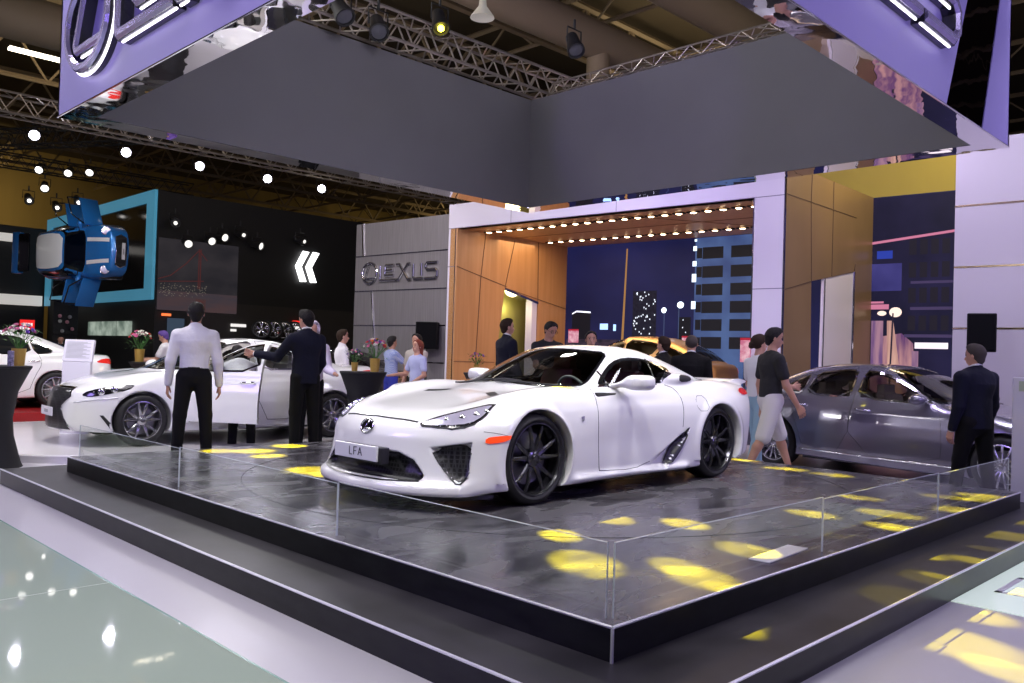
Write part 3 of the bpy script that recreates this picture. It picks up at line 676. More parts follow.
def logo(parent_fn, M, W, mats, depth, groove=True):
    """wordmark 5.4 units wide built in the (a,b) plane of M; W scale"""
    face, side = mats
    H = .60
    L = {'letter_l': [[(0,H),(0,.06),(.03,0),(1.15,0)]],
         'letter_e': [[(.98,H),(.42,H),(.36,H-.05),(.36,.24),(.42,.19),(.98,.19)],[(.40,.395),(.92,.395)]],
         'letter_x': [[(1.16,H),(1.40,H),(2.0,0),(2.2,0)],[(2.15,H),(1.95,H),(1.35,0),(1.22,0)]],
         'letter_u': [[(2.36,H),(2.36,.10),(2.44,0),(3.06,0)],[(2.92,H),(2.92,.12)]],
         'letter_s': [[(3.98,H),(3.30,H),(3.20,H-.08),(3.20,.42),(3.30,.34),(3.86,.34),(3.96,.26),(3.96,.08),(3.86,0),(3.16,0)]]}
    for nm, ss in L.items():
        bm = B(); bm2 = B()
        for s in ss:
            q = [(1.40+p[0],.14+p[1]) for p in s]; stroke(bm, q, .115, 0, depth*.8, M); stroke(bm2, q, .095, depth*.8, depth, M, taper=.22)
        bmesh.ops.recalc_face_normals(bm, faces=bm.faces[:]); bmesh.ops.recalc_face_normals(bm2, faces=bm2.faces[:])
        o = parent_fn(nm, bm, side); o2 = from_bm('letter_face', bm2, face, o)
        if groove:
            bm3 = B()
            for s in ss: add_tube(bm3, [M@Vector((1.40+p[0],.14+p[1]-.062,depth*.55)) for p in s], .011, 5)
            from_bm('lit_edge', bm3, M_LIT, o)
    bm = B(); bm2 = B(); el = arc(.60,.46,.54,.42,0,360,40)[:-1]
    stroke(bm, el, .105, 0, depth*.8, M, True); stroke(bm2, el, .09, depth*.8, depth, M, True, taper=.2)
    lp = [(.72,.86),(.52,.80),(.30,.30),(.34,.24),(1.05,.24)]
    stroke(bm, lp, .10, 0, depth*.75, M); stroke(bm2, lp, .085, depth*.75, depth*.95, M, taper=.2)
    bmesh.ops.recalc_face_normals(bm, faces=bm.faces[:]); bmesh.ops.recalc_face_normals(bm2, faces=bm2.faces[:])
    o = parent_fn('oval_emblem', bm, side); from_bm('emblem_face', bm2, face, o, smooth=False)
    if groove:
        bm3 = B(); add_tube(bm3, [M@Vector((p[0],p[1],depth*.5)) for p in arc(.60,.46,.60,.485,170,385,30)], .012, 5); add_tube(bm3, [M@Vector((p[0]+.02,p[1]-.056,depth*.5)) for p in lp[2:]], .011, 5); from_bm('lit_edge', bm3, M_LIT, o)
# face at X0 looking -X : a -> -Y, b -> Z, depth -> -X
logo(lambda n,b,m: cpart(n,b,m), Matrix(((0,0,-1,X0),(-1,0,0,9.17),(0,1,0,4.01),(0,0,0,1))), 1, (M_LCH, M_LSIDE), .14)
logo(lambda n,b,m: cpart(n,b,m), Matrix(((1,0,0,2.62),(0,0,-1,Y0),(0,1,0,4.17),(0,0,0,1))), 1, (M_LCH, M_LSIDE), .14)

# ------------------------------------------------------------------ back walls, set out in their own frame
WO = Vector((13.386,7.111,0)); WU = Vector((-.086,.9963,0)); WV = Vector((.9998,.02,0))
def wp(u, v, z=0.): p = WO+WU*u+WV*v; return Vector((p.x,p.y,z))
def wbox(bm, u0, u1, v0, v1, z0, z1):
    q = [wp(u0,v0),wp(u1,v0),wp(u1,v1),wp(u0,v1)]; return add_prism(bm, [(p.x,p.y) for p in q], z0, z1)
m_alu, nt, b = nodemat('brushed_grey_panel')
tc = nt.nodes.new('ShaderNodeTexCoord'); mp = nt.nodes.new('ShaderNodeMapping'); mp.inputs['Scale'].default_value = (40,40,1.2); n1 = nt.nodes.new('ShaderNodeTexNoise'); n1.inputs['Scale'].default_value = 1.; n1.inputs['Detail'].default_value = 4
r = nt.nodes.new('ShaderNodeValToRGB'); r.color_ramp.elements[0].position = .3; r.color_ramp.elements[1].position = .7; r.color_ramp.elements[0].color = (.24,.22,.23,1); r.color_ramp.elements[1].color = (.30,.28,.29,1)
nt.links.new(tc.outputs['Object'], mp.inputs[0]); nt.links.new(mp.outputs[0], n1.inputs[0]); nt.links.new(n1.outputs[0], r.inputs[0]); nt.links.new(r.outputs[0], b.inputs['Base Color'])
b.inputs['Roughness'].default_value = .38; b.inputs['Metallic'].default_value = .35
m_whp = mat('white_stand_panel', (.70,.66,.76), .35)
m_gap = mat('dark_wall_gap', (.02,.02,.02), .5); m_mgap = mat('mirror_strip', (.7,.7,.72), .08, metal=1.)
# left brushed wall with the wordmark
bm = B(); wbox(bm, 7.80, 11.12, .03, .25, 0, 4.66); struct('wall_left', bm, m_alu)
bm = B()
for z in (3.83,2.94,2.075,1.2): wbox(bm, 7.82, 11.10, .018, .04, z-.014, z+.014)
struct('trim_%d' % k, bm, m_mgap); k += 1
bm = B(); add_tube(bm, [wp(10.87,.02,4.66), wp(10.80,.02,3.83)], .03, 4); add_tube(bm, [wp(10.45,.02,2.94), wp(10.22,.02,1.2), wp(10.1,.02,0)], .022, 4); struct('trim_%d' % k, bm, m_mgap); k += 1
SG = empty('wall_sign', wp(10.83,.03,3.1), 0, 'chrome wordmark and oval emblem on the brushed grey left wall', 'sign')
s_ = 2.74/5.44
Mw = Matrix((( -WU.x*s_,0,-WV.x,0),(-WU.y*s_,0,-WV.y,0),(0,s_*1.22,0,0),(0,0,0,1)))
Mw.translation = Vector((0,0,0))
logo(lambda n,b,m: from_bm(n,b,m,SG), Mw, 1, (M_CHROME, mat('chrome_return', (.5,.5,.52), .15, metal=1.)), .05, False)
# portal
bm = B(); wbox(bm, 7.55, 7.78, 0, .25, 0, 4.86); struct('wall_portal_left', bm, m_whp)
bm = B(); wbox(bm, -.2, 7.78, -.005, .25, 4.31, 4.86); struct('wall_portal_header', bm, m_whp)
bm = B(); wbox(bm, -.2, .34, -.003, .25, 0, 4.31); struct('wall_portal_right', bm, m_whp)
bm = B(); wbox(bm, -.2, .34, -.006, .0, 2.70, 2.715); wbox(bm, 7.55, 7.78, -.004, .0, 3.42, 3.435); wbox(bm, 5.9,5.91,-.008,0,4.31,4.86); wbox(bm, 3.2,3.21,-.008,0,4.31,4.86); wbox(bm,-.2,7.78,-.009,0,4.300,4.312)
struct('trim_%d' % k, bm, mat('panel_joint', (.2,.18,.26), .5)); k += 1
bm = B(); wbox(bm, 7.53, 7.555, -.015, .26, 0, 4.31); wbox(bm, .335, .36, -.015, .1, 0, 4.31); wbox(bm, -.215, -.198, -.015, .03, 0, 4.86); struct('trim_%d' % k, bm, M_CHROME); k += 1
m_wood, nt, b = nodemat('warm_veneer')
tc = nt.nodes.new('ShaderNodeTexCoord'); mp = nt.nodes.new('ShaderNodeMapping'); mp.inputs['Scale'].default_value = (9,9,.6); n1 = nt.nodes.new('ShaderNodeTexNoise'); n1.inputs['Scale'].default_value = 1.; n1.inputs['Detail'].default_value = 5
r = nt.nodes.new('ShaderNodeValToRGB'); r.color_ramp.elements[0].position = .3; r.color_ramp.elements[1].position = .7; r.color_ramp.elements[0].color = (.44,.22,.085,1); r.color_ramp.elements[1].color = (.54,.285,.12,1)
nt.links.new(tc.outputs['Object'], mp.inputs[0]); nt.links.new(mp.outputs[0], n1.inputs[0]); nt.links.new(n1.outputs[0], r.inputs[0]); nt.links.new(r.outputs[0], b.inputs['Base Color']); b.inputs['Roughness'].default_value = .38
def vwall(u0, pts, th, s=1):
    """prism in the (v,z) plane at u0, thickness th"""
    bm = B(); a = [bm.verts.new(wp(u0, p[0], p[1])) for p in pts]; c = [bm.verts.new(wp(u0+th, p[0], p[1])) for p in pts]; n = len(pts)
    bm.faces.new(a); bm.faces.new(c[::-1])
    for i in range(n): bm.faces.new((a[i],c[i],c[(i+1)%n],a[(i+1)%n]))
    bmesh.ops.recalc_face_normals(bm, faces=bm.faces[:]); return bm
bm = vwall(7.5, [(0,0),(1.19,0),(1.6,3.06),(2.82,2.80),(2.82,0),(3.95,0),(3.95,4.31),(0,4.31)], .22); struct('wall_wood_left', bm, m_wood)
bm = B()
def vline(u, a, c, r_=.009): add_tube(bm, [wp(u,*a), wp(u,*c)], r_, 4)
for a, c in (((.9,4.3),(.78,3.27)),((.78,3.27),(.62,0)),((.0,3.43),(1.66,3.09)),((1.9,4.25),(1.6,3.06)),((2.76,4.3),(2.80,2.80)),((1.6,3.06),(3.93,2.68)),((0,1.25),(1.3,1.25))): vline(7.495, a, c)
struct('trim_%d' % k, bm, mat('wood_joint', (.12,.06,.03), .7)); k += 1
bm = vwall(7.49, [(1.6,3.06),(2.82,2.80),(2.82,2.74),(1.6,3.0)], .3); struct('door_1', bm, M_CHROME)
bm = B(); wbox(bm, 7.52, 7.72, 2.62, 2.80, 0, 2.8); struct('door_frame_1', bm, m_whp)
bm = B(); wbox(bm, 8.1, 8.15, .6, 3.4, 0, 3.5); struct('wall_lobby', bm, mat('olive_lobby', (.30,.27,.07), .7))
bm = B(); wbox(bm, .02, 7.6, .02, 4.1, 4.31, 4.36); struct('ceiling_portal', bm, m_wood)
bm = B(); add_tube(bm, [wp(.4,1.9,4.308), wp(7.5,1.9,4.308)], .008, 4); add_tube(bm, [wp(3.5,.25,4.308), wp(1.2,3.9,4.308)], .008, 4); struct('trim_%d' % k, bm, _m['wood_joint']); k += 1
M_DL = mat('warm_downlight', (1,.8,.55), .4, emit=(1,.72,.42), estr=14.)
M_BK = mat('black_baffle', (.02,.02,.02), .6)
def downs(u0, u1, v0, v1, n, label, grp):
    for i in range(n):
        t = i/(n-1); p = wp(u0+(u1-u0)*t, v0+(v1-v0)*t, 4.285)
        o = empty('downlight', p, math.atan2(WU.y,WU.x), label, 'light', grp)
        bm = B(); add_box(bm, (-.125,-.05,0), (.125,.05,.022)); from_bm('baffle', bm, M_BK, o)
        bm = B(); add_lathe(bm, [(0,-.012),(.04,-.010),(.062,0)], 12); from_bm('lamp_lens', bm, M_DL, o)
downs(7.3, .7, .80, .70, 22, 'small warm downlight in the front row of the wooden portal ceiling', 'front row of portal downlights')
downs(7.2, .55, 2.86, 3.02, 22, 'small warm downlight in the rear row of the wooden portal ceiling', 'rear row of portal downlights')
# brown return wall with an opening, right of the portal
m_brn = mat('bronze_panel', (.26,.17,.09), .35, metal=.2, noise=(2,.08,(1,1,.3)))
bm = vwall(-.206, [(0.03,0),(1.19,0),(1.09,2.92),(2.99,3.26),(2.93,0),(4.0,0),(4.0,4.86),(0.03,4.86)], .10); struct('wall_bronze', bm, m_brn)
bm = B()
for a, c in (((0,4.33),(3.04,4.33)),((0,2.68),(1.09,2.92)),((1.0,4.33),(1.09,2.92)),((1.95,4.86),(1.95,3.08)),((2.99,3.26),(3.03,3.42)),((1.02,4.86),(1.0,4.33))): add_tube(bm, [wp(-.211,*a), wp(-.211,*c)], .007, 4)
struct('trim_%d' % k, bm, mat('bronze_joint', (.10,.06,.04), .6)); k += 1
bm = vwall(-.19, [(1.60,0),(1.66,3.02),(2.99,3.26),(2.93,0)], .05); struct('wall_white_fin', bm, m_whp)
bm = B(); add_tube(bm, [wp(-.21,2.94,0),wp(-.21,2.99,3.26)], .02, 6); add_tube(bm, [wp(-.21,1.60,0),wp(-.21,1.66,3.02)], .012, 6); struct('trim_%d' % k, bm, M_CHROME); k += 1
# right grey wall
m_gr = mat('light_grey_panel', (.40,.37,.42), .4)
bm = B(); wbox(bm, -12, -2.84, 0, .25, 0, 4.84); struct('wall_right', bm, m_gr)
bm = B()
for z in (3.86,2.945,2.03): wbox(bm, -12, -2.84, -.006, .0, z-.014, z+.014)
struct('trim_%d' % k, bm, mat('brass_joint', (.45,.36,.20), .25, metal=1.)); k += 1
bm = B(); wbox(bm, -2.2, 2.5, 4.4, 4.5, 4.86, 6.4); struct('wall_back', bm, mat('olive_wall', (.42,.33,.07), .75, noise=(1,.05,(1,1,.2))))

# big video wall with a night city
def emis(name, c, s, noise=None):
    m, nt, b = nodemat(name); b.inputs['Base Color'].default_value = (.002,.002,.003,1); b.inputs['Roughness'].default_value = .45; b.inputs['Specular IOR Level'].default_value = .12
    b.inputs['Emission Color'].default_value = (*c,1); b.inputs['Emission Strength'].default_value = s
    if noise:
        tc = nt.nodes.new('ShaderNodeTexCoord'); mp = nt.nodes.new('ShaderNodeMapping'); mp.inputs['Scale'].default_value = noise[1]
        n_ = nt.nodes.new('ShaderNodeTexNoise'); n_.inputs['Scale'].default_value = noise[0]; n_.inputs['Detail'].default_value = 3
        mx = nt.nodes.new('ShaderNodeMix'); mx.data_type = 'RGBA'; mx.inputs[6].default_value = (*c,1); mx.inputs[7].default_value = (*noise[2],1)
        mr = nt.nodes.new('ShaderNodeMapRange'); mr.inputs[1].default_value = .35; mr.inputs[2].default_value = .65
        nt.links.new(tc.outputs['Object'], mp.inputs[0]); nt.links.new(mp.outputs[0], n_.inputs[0]); nt.links.new(n_.outputs[0], mr.inputs[0]); nt.links.new(mr.outputs[0], mx.inputs[0]); nt.links.new(mx.outputs[2], b.inputs['Emission Color'])
    return m
SC = empty('video_wall', wp(7.5,3.9,0), 0, 'large video wall showing a blue night city behind the portal', 'screen')
SC.rotation_euler = (0,0,math.atan2(WU.y,WU.x))
# local frame of the screen: x along the wall (u), -y... towards the viewers is +y rotated; use helper
def sq(nm, quads, m, dz=0., parent=SC):
    """flat picture areas (u,z quads), dz towards the viewer"""
    bm = B(); R_ = SC.rotation_euler.z
    for q in quads:
        vs = [bm.verts.new((p[0], dz, p[1])) for p in q]; bm.faces.new(vs)
    return from_bm(nm, bm, m, parent)
def rc(u0,z0,u1,z1): return [(u0,z0),(u1,z0),(u1,z1),(u0,z1)]
bm = B(); add_box(bm, (-10.6,-.10,0), (.03,-.0,4.86)); from_bm('screen_panel', bm, emis('night_sky_picture', (.006,.007,.034), 1.0, (.35,(1,1,1.5),(.012,.013,.062))), SC)
D = .004
sq('city_block_picture', [rc(-5.25,0,-3.72,4.3)], emis('pale_block_picture', (.035,.055,.15), 1.0, (1.2,(1,1,1),(.06,.10,.23))), D)
wins = []
for zz in (1.72,2.13,2.54,2.95,3.36,3.80):
    for uu in (-4.17,-4.88): wins.append([(uu-.26,zz),(uu+.26,zz+.0),(uu+.26,zz+.27),(uu-.26,zz+.27)])
    wins.append(rc(-3.62-.28,zz+.02,-3.62-.14,zz+.26))
sq('dark_window_picture', wins, emis('dark_window', (.008,.008,.012), 1), 2*D)
sq('lit_window_picture', [rc(-3.76,2.64,-3.65,2.82),rc(-3.76,3.27,-3.65,3.46),rc(-3.76,3.64,-3.66,3.76),rc(-3.76,4.0,-3.67,4.11),rc(-3.76,4.22,-3.70,4.27)], emis('lit_window', (.7,.85,1), 1.6), 3*D)
sq('tower_picture', [rc(-3.65,0,-3.33,2.45)], emis('dark_tower', (.006,.006,.010), 1), D)
sq('tower_picture', [rc(-2.72,0,-2.05,3.10)], emis('speckled_tower', (.004,.004,.012), 1, (14,(1,1,1),(.012,.012,.024))), D)
random.seed(3)
sq('lit_window_picture', [rc(a,b_,a+.025,b_+.035) for a, b_ in [(random.uniform(-2.7,-2.1), random.uniform(1.6,3.05)) for _ in range(60)]]+[rc(a,b_,a+.02,b_+.03) for a, b_ in [(random.uniform(-3.62,-3.38), random.uniform(1.6,2.4)) for _ in range(10)]], emis('tiny_lights', (.8,.85,1), 1.2), 2*D)
sq('block_picture', [rc(-.80,0,-.22,2.60)], _m['dark_tower'], D)
sq('roof_light_picture', [[(-.80,2.57),(-.36,2.60),(-.22,2.54),(-.22,2.57),(-.36,2.64),(-.80,2.61)]], emis('white_roof_light', (.85,.85,1), 1.3), 2*D)
sq('street_light_picture', [[(p[0]-2.93,p[1]+2.62) for p in arc(0,0,.07,.07,0,360,10)[:-1]], [(p[0]-3.37,p[1]+2.74) for p in arc(0,0,.09,.08,0,360,10)[:-1]]], emis('street_glow', (.75,.85,1), 2.2), 3*D)
sq('lamp_post_picture', [rc(-3.34,1.5,-3.32,2.72),rc(-2.95,1.6,-2.93,2.6)], emis('lamp_post', (.05,.07,.14), 1), 2*D)
sq('lamp_post_picture', [[(-1.80,1.6),(-1.73,1.6),(-1.83,4.16),(-1.87,4.16)]], emis('amber_post', (.30,.15,.05), 1.), 2*D)
sq('billboard_picture', [rc(-1.34,2.15,-1.10,2.30),rc(-1.58,2.12,-1.50,2.28)], emis('blue_board', (.35,.55,1), 1.6), 2*D)
sq('road_picture', [rc(-3.7,0,-.05,1.9)], emis('dark_street', (.012,.010,.018), 1, (3,(1,1,2),(.05,.03,.05))), 1.5*D)
# right section of the picture: blurred street
sq('street_picture', [rc(-9.28,0,-7.7,4.84)], emis('dark_right_street', (.006,.006,.016), 1, (.8,(1,1,1),(.014,.012,.04))), D)
sq('glow_picture', [[(-8.62,0),(-7.72,0),(-7.72,2.0),(-8.3,2.1),(-8.52,1.9)]], emis('pink_glow', (.10,.04,.12), 1., (2.2,(4,4,.5),(.38,.19,.20))), 2*D)
sq('glow_picture', [[(-8.35,.9),(-8.05,.9),(-8.02,2.35),(-8.14,2.35)]], emis('orange_glow', (.30,.15,.14), 1., (2,(5,5,.5),(.55,.32,.26))), 3*D)
sq('glow_picture', [[(p[0]-8.18,p[1]+2.52) for p in arc(0,0,.12,.10,0,360,14)[:-1]]], emis('lamp_glow', (.95,.7,.6), 1.1), 4*D)
sq('glow_picture', [[(p[0]-7.92,p[1]+2.50) for p in arc(0,0,.09,.05,0,360,10)[:-1]]], _m['lamp_glow'], 4*D)
sq('glow_picture', [rc(-7.95+.0,1.2,-7.72,2.35),rc(-8.62,.9,-8.50,1.75)], emis('violet_glow', (.12,.06,.16), 1., (2,(5,5,.5),(.30,.16,.22))), 2.6*D)
sq('pole_picture', [[(-8.10,.6),(-8.06,.6),(-8.12,2.5),(-8.15,2.5)]], emis('pole_dark', (.02,.015,.03), 1), 5*D)
sq('facade_picture', [rc(-9.28,2.02,-8.35,2.08),rc(-9.28,2.56,-8.45,2.62),rc(-9.28,3.08,-8.45,3.13)], emis('ledge_violet', (.05,.035,.09), 1), 3*D)
sq('bridge_picture', [[(-9.28,4.06),(-7.7,3.90),(-7.7,3.95),(-9.28,4.11)]], emis('pink_line', (.50,.16,.26), 1.), 3*D)
sq('bridge_picture', [rc(-8.05,2.58,-7.7,2.68),rc(-7.95,2.70,-7.7,2.74)], _m['pink_line'], 3*D)
sq('sign_picture', [rc(-8.10,3.60,-7.80,3.76)], emis('blue_sign', (.02,.04,.30), 1.), 3*D)
sq('blue_wall_picture', [rc(-8.28,2.95,-7.7,3.50)], emis('blue_wall', (.022,.02,.10), 1., (1.,(1,1,1),(.045,.04,.17))), 2.5*D)
sq('banner_picture', [rc(-9.15,1.80,-8.55,1.92)], emis('white_banner', (.85,.72,.82), 1.1), 4*D)
sq('facade_picture', [rc(a,b_,a+.14,b_+.30) for a in (-8.55,-8.75,-8.95,-9.15) for b_ in (2.15,2.70,3.2,3.65)], emis('facade_window', (.013,.011,.018), 1), 3*D)
# ------------------------------------------------------------------ hall, trusses and lamps
M_HALL = mat('hall_steel', (.20,.155,.10), .7)
M_DUCT = mat('painted_duct', (.26,.21,.15), .6)
M_TR = mat('aluminium_truss', (.45,.40,.36), .35, metal=.7)
M_TRB = mat('black_truss', (.02,.02,.022), .5)
bm = B(); add_box(bm, (-25,-25,13.2), (70,70,13.4)); struct('ceiling', bm, mat('hall_roof', (.05,.038,.022), .9))
m_hw = mat('hall_wall', (.23,.17,.06), .8, noise=(.3,.25,(1,1,.1)))
bm = B(); add_box(bm, (-25,58,0), (70,58.4,13.2)); struct('wall_far', bm, m_hw)
bm = B(); add_box(bm, (58,-25,0), (58.4,58,13.2)); struct('wall_side', bm, m_hw)
def truss(bm, a, c, w, h, n, r=.02, rb=.012):
    a, c = Vector(a), Vector(c); d = (c-a).normalized(); s = Vector((-d.y,d.x,0)).normalized()*w/2; u = Vector((0,0,h/2)) if abs(d.z) < .9 else Vector((0,0,0))
    cs = [s+u, -s+u, -s-u, s-u]
    for o in cs: add_tube(bm, [a+o, c+o], r, 5)
    for f_ in range(4):
        p, q = cs[f_], cs[(f_+1)%4]
        for i in range(n):
            t0, t1 = i/n, (i+.5)/n; t2 = (i+1)/n
            add_tube(bm, [a.lerp(c,t0)+p, a.lerp(c,t1)+q], rb, 4, cap=False); add_tube(bm, [a.lerp(c,t1)+q, a.lerp(c,t2)+p], rb, 4, cap=False)
    return bm
def tthing(nm, a, c, w, h, n, m, label, r=.02, rb=.012, grp=None):
    bm = B(); truss(bm, a, c, w, h, n, r, rb); tag(from_bm(nm, bm, m), label, 'truss', grp); return
tthing('hanging_truss', (2.2,9.36,5.82), (10.6,9.36,5.82), .36, .38, 18, M_TR, 'bare aluminium box truss over the grey canopy wall, running to its back corner', .024, .013)
tthing('hanging_truss', (9.86,1.2,5.64), (9.86,9.0,5.64), .26, .16, 20, M_TR, 'slim aluminium truss lying along the top of the right canopy wall', .014, .008)
tthing('hanging_truss', (5.3,2.2,6.35), (5.3,9.9,6.35), .42, .42, 14, M_TR, 'aluminium truss crossing above the canopy from front to back', .024, .013)
tthing('hanging_truss', (-4,23.4,7.2), (30,23.4,7.2), .5, .5, 48, M_TR, 'long aluminium truss carrying five round white lamps, behind the canopy', .03, .016)
tthing('hanging_truss', (-2,36,8.2), (16,36,8.2), .5, .5, 26, M_TRB, 'black truss with small spotlights above the hanging blue car', .03, .016)
tthing('hanging_truss', (11.5,22,7.6), (4.0,35,7.6), .5, .5, 26, M_TRB, 'black truss slanting away above the blue framed wall', .03, .016)
# roof steelwork: joists of the hall
random.seed(5)
for i, y in enumerate((12,17.5,23,28.5,34,39.5,45,50.5)):
    bm = B(); add_tube(bm, [(-24,y,12.6),(57,y,12.6)], .11, 5); add_tube(bm, [(-24,y,10.9),(57,y,10.9)], .09, 5)
    for j in range(34):
        x = -24+j*2.4; add_tube(bm, [(x,y,10.9),(x+1.2,y,12.6)], .055, 4, cap=False); add_tube(bm, [(x+1.2,y,12.6),(x+2.4,y,10.9)], .055, 4, cap=False)
    struct('ceiling_joist_%d' % (i+1), bm, M_HALL)
for i, x in enumerate((13,19,25,31,37,43,49)):
    bm = B(); add_tube(bm, [(x,-20,12.2),(x,57,12.2)], .09, 5); add_tube(bm, [(x,-20,11.2),(x,57,11.2)], .07, 5)
    for j in range(32):
        y = -20+j*2.4; add_tube(bm, [(x,y,11.2),(x,y+1.2,12.2)], .04, 4, cap=False); add_tube(bm, [(x,y+1.2,12.2),(x,y+2.4,11.2)], .04, 4, cap=False)
    struct('ceiling_joist_%d' % (i+11), bm, M_HALL)
def duct(y, z, r, x0_, x1_, label, drop=None):
    t = empty('hanging_air_duct', (x0_,y,z), 0, label, 'duct', None)
    bm = B(); add_tube(bm, [(0,0,0),(x1_-x0_,0,0)], r, 20); from_bm('duct_pipe', bm, M_DUCT, t, smooth=True, angle=40)
    if drop:
        bm = B(); add_tube(bm, [(drop-x0_,0,0),(drop-x0_,0,-1.9)], r*.62, 16); add_tube(bm, [(drop-x0_,0,-1.8),(drop-x0_,0,-1.95)], r*.68, 16); from_bm('outlet', bm, M_DUCT, t, smooth=True, angle=40)
duct(14.6, 10.0, .50, -10, 50, 'fat beige air duct with a hanging outlet, above the back corner of the canopy', 17.6)
duct(11.2, 10.0, .50, -10, 50, 'beige air duct running behind the right canopy wall')
duct(25.2, 10.0, .62, -15, 50, 'fat beige air duct at the top left corner behind the lilac sign')
# lamps ------------------------------------------------------------
def light(kind, loc, e, col=(1,1,1), size=.5, target=None, spot=None, blend=.3, name='lamp', shape=None):
    l = bpy.data.lights.new(name, kind); l.energy = e; l.color = col
    if kind == 'AREA':
        l.size = size if not isinstance(size, tuple) else size[0]
        if isinstance(size, tuple): l.shape = 'RECTANGLE'; l.size_y = size[1]
    else: l.shadow_soft_size = size
    if kind == 'SPOT': l.spot_size = math.radians(spot); l.spot_blend = blend
    o = bpy.data.objects.new(name, l); COL.objects.link(o); o.location = loc
    if target is not None: o.rotation_euler = (Vector(target)-Vector(loc)).to_track_quat('-Z','Y').to_euler()
    return o
LK = .5
def head(nm, loc, target, label, m=None, s=1., lens=None, grp=None, lr=.10):
    t = empty(nm, loc, 0, label, 'spotlight', grp); d = (Vector(target)-Vector(loc)).normalized(); q = d.to_track_quat('Z','Y').to_matrix().to_4x4()
    bm = B(); add_lathe(bm, [(.05,-.20),(.09,-.18),(.10,0),(.125,.10),(.13,.17),(.11,.17),(.10,.12)], 16, 'z', q@Matrix.Scale(s,4)); from_bm('lamp_body', bm, m or M_TRB, t, smooth=True, angle=40)
    bm = B(); add_lathe(bm, [(0,.15),(lr,.14)] if lr > .09 else [(0,.175),(lr,.172),(lr,.14)], 16, 'z', q@Matrix.Scale(s,4)); from_bm('lens', bm, lens or M_LENS, t)
    bm = B(); add_tube(bm, [(-.15*s,0,-.0),(-.15*s,0,.22*s),(.15*s,0,.22*s),(.15*s,0,0)], .012*s, 5); add_tube(bm, [(0,0,.22*s),(0,0,.36*s)], .02*s, 6); from_bm('yoke', bm, M_TRB, t)
M_LENS = mat('lamp_lens_off', (.10,.10,.12), .1)
M_LENSW = mat('lamp_lens_white', (1,1,1), .3, emit=(.88,.86,1), estr=18.)
M_LENSY = mat('lamp_lens_yellow', (1,.9,.1), .3, emit=(1,.85,.05), estr=12.)
for i, x in enumerate((6.83,9.24,11.45,13.75,15.80)):
    head('round_spotlight', (x,25.3,6.98), (4.6,0,1.2), ['bright round white lamp at the left end of the row of five','bright round white lamp second from the left on the long truss','bright round white lamp in the middle of the row of five','bright round white lamp fourth from the left on the long truss','bright round white lamp at the right end of the row'][i], lens=M_LENSW, s=1.25)
for i, (p, tg, lb) in enumerate((((7.18,8.72,5.86),(5.5,5.0,0),'black moving head with a yellow glowing lens on the bare truss'),((9.15,8.05,5.95),(7,4,0),'black moving head at the right of the bare truss, aimed down'),((5.75,8.9,5.62),(6,4,0),'black spotlight cluster lamp at the left above the grey canopy wall'),((6.35,8.95,5.60),(4,4,0),'black spotlight beside the crossing trusses'),((4.6,8.95,5.6),(5,4,0),'small black spotlight with a blue dot above the left canopy wall'))):
    head('moving_head', p, tg, lb, lens=M_LENSY if i == 0 else M_LENS, s=1.0 if i else .95, lr=.045 if i == 0 else .10)
for i, (x, y, z, lb) in enumerate(((9.18,33,7.55,'leftmost small stage lamp on the black truss'),(10.13,33,7.6,'second small stage lamp on the black truss'),(10.85,33,7.75,'third small stage lamp on the black truss'),(9.35,33,6.93,'brightest lamp of the cluster above the hanging blue car'),(8.85,33,6.42,'lowest lamp at the left of the cluster above the hanging blue car'),(9.75,33,6.30,'lower middle lamp of the cluster above the hanging blue car'),(10.45,33,6.6,'lamp at the right of the cluster above the hanging blue car'))):
    head('stage_spotlight', (x,y,z), (4+i,24,1), lb, lens=mat('lamp_lens_soft', (1,1,1), .3, emit=(1,.95,.9), estr=2.5), s=1.25, lr=.10 if i < 4 else .05)
# hall fluorescent fittings far off
for (x,y,lb) in ((8.2,29.5,'long ceiling light at the far left of the hall roof'),(13.7,32,'ceiling light glowing between the trusses behind the canopy'),(17.0,22.5,'ceiling light seen through the bare truss')):
    bm = B(); add_box(bm, (x-1.0,y-.12,10.4), (x+.5,y+.12,10.5), .02); tag(from_bm('ceiling_light', bm, mat('tube_light', (1,1,1), .4, emit=(1,.9,.7), estr=3.5)), lb, 'light')
bm = B(); add_lathe(bm, [(.10,.5),(.12,.3),(.34,0),(.36,-.05),(.20,-.04),(.0,0)], 24); o = from_bm('pendant_lamp', bm, mat('bay_reflector', (.6,.58,.55), .3, metal=.5, emit=(1,.95,.85), estr=.15), smooth=True, angle=40); o.location = (10.35,11.35,7.6); o.scale = (.62,.62,.62); tag(o, 'round high bay lamp hanging above the canopy beside the bare truss', 'lamp')

# ---- real light
white = (1,.97,.96); purp = (.42,.30,1.0)
# front-of-house key lights hung inside the canopy, over the car
for (p, t, e, sz, ang) in (((3.6,3.2,5.6),(5.4,5.0,.7),800,.25,60),((6.0,3.0,5.7),(5.6,5.2,.7),800,.25,62),((8.4,3.3,5.7),(7.0,5.0,.7),620,.25,60),((3.5,7.6,5.6),(4.6,5.4,.8),520,.25,55),((8.8,8.4,5.6),(7,5.6,.8),240,.25,60)):
    light('SPOT', p, e*LK, white, sz, t, ang, .6, 'canopy_spot')
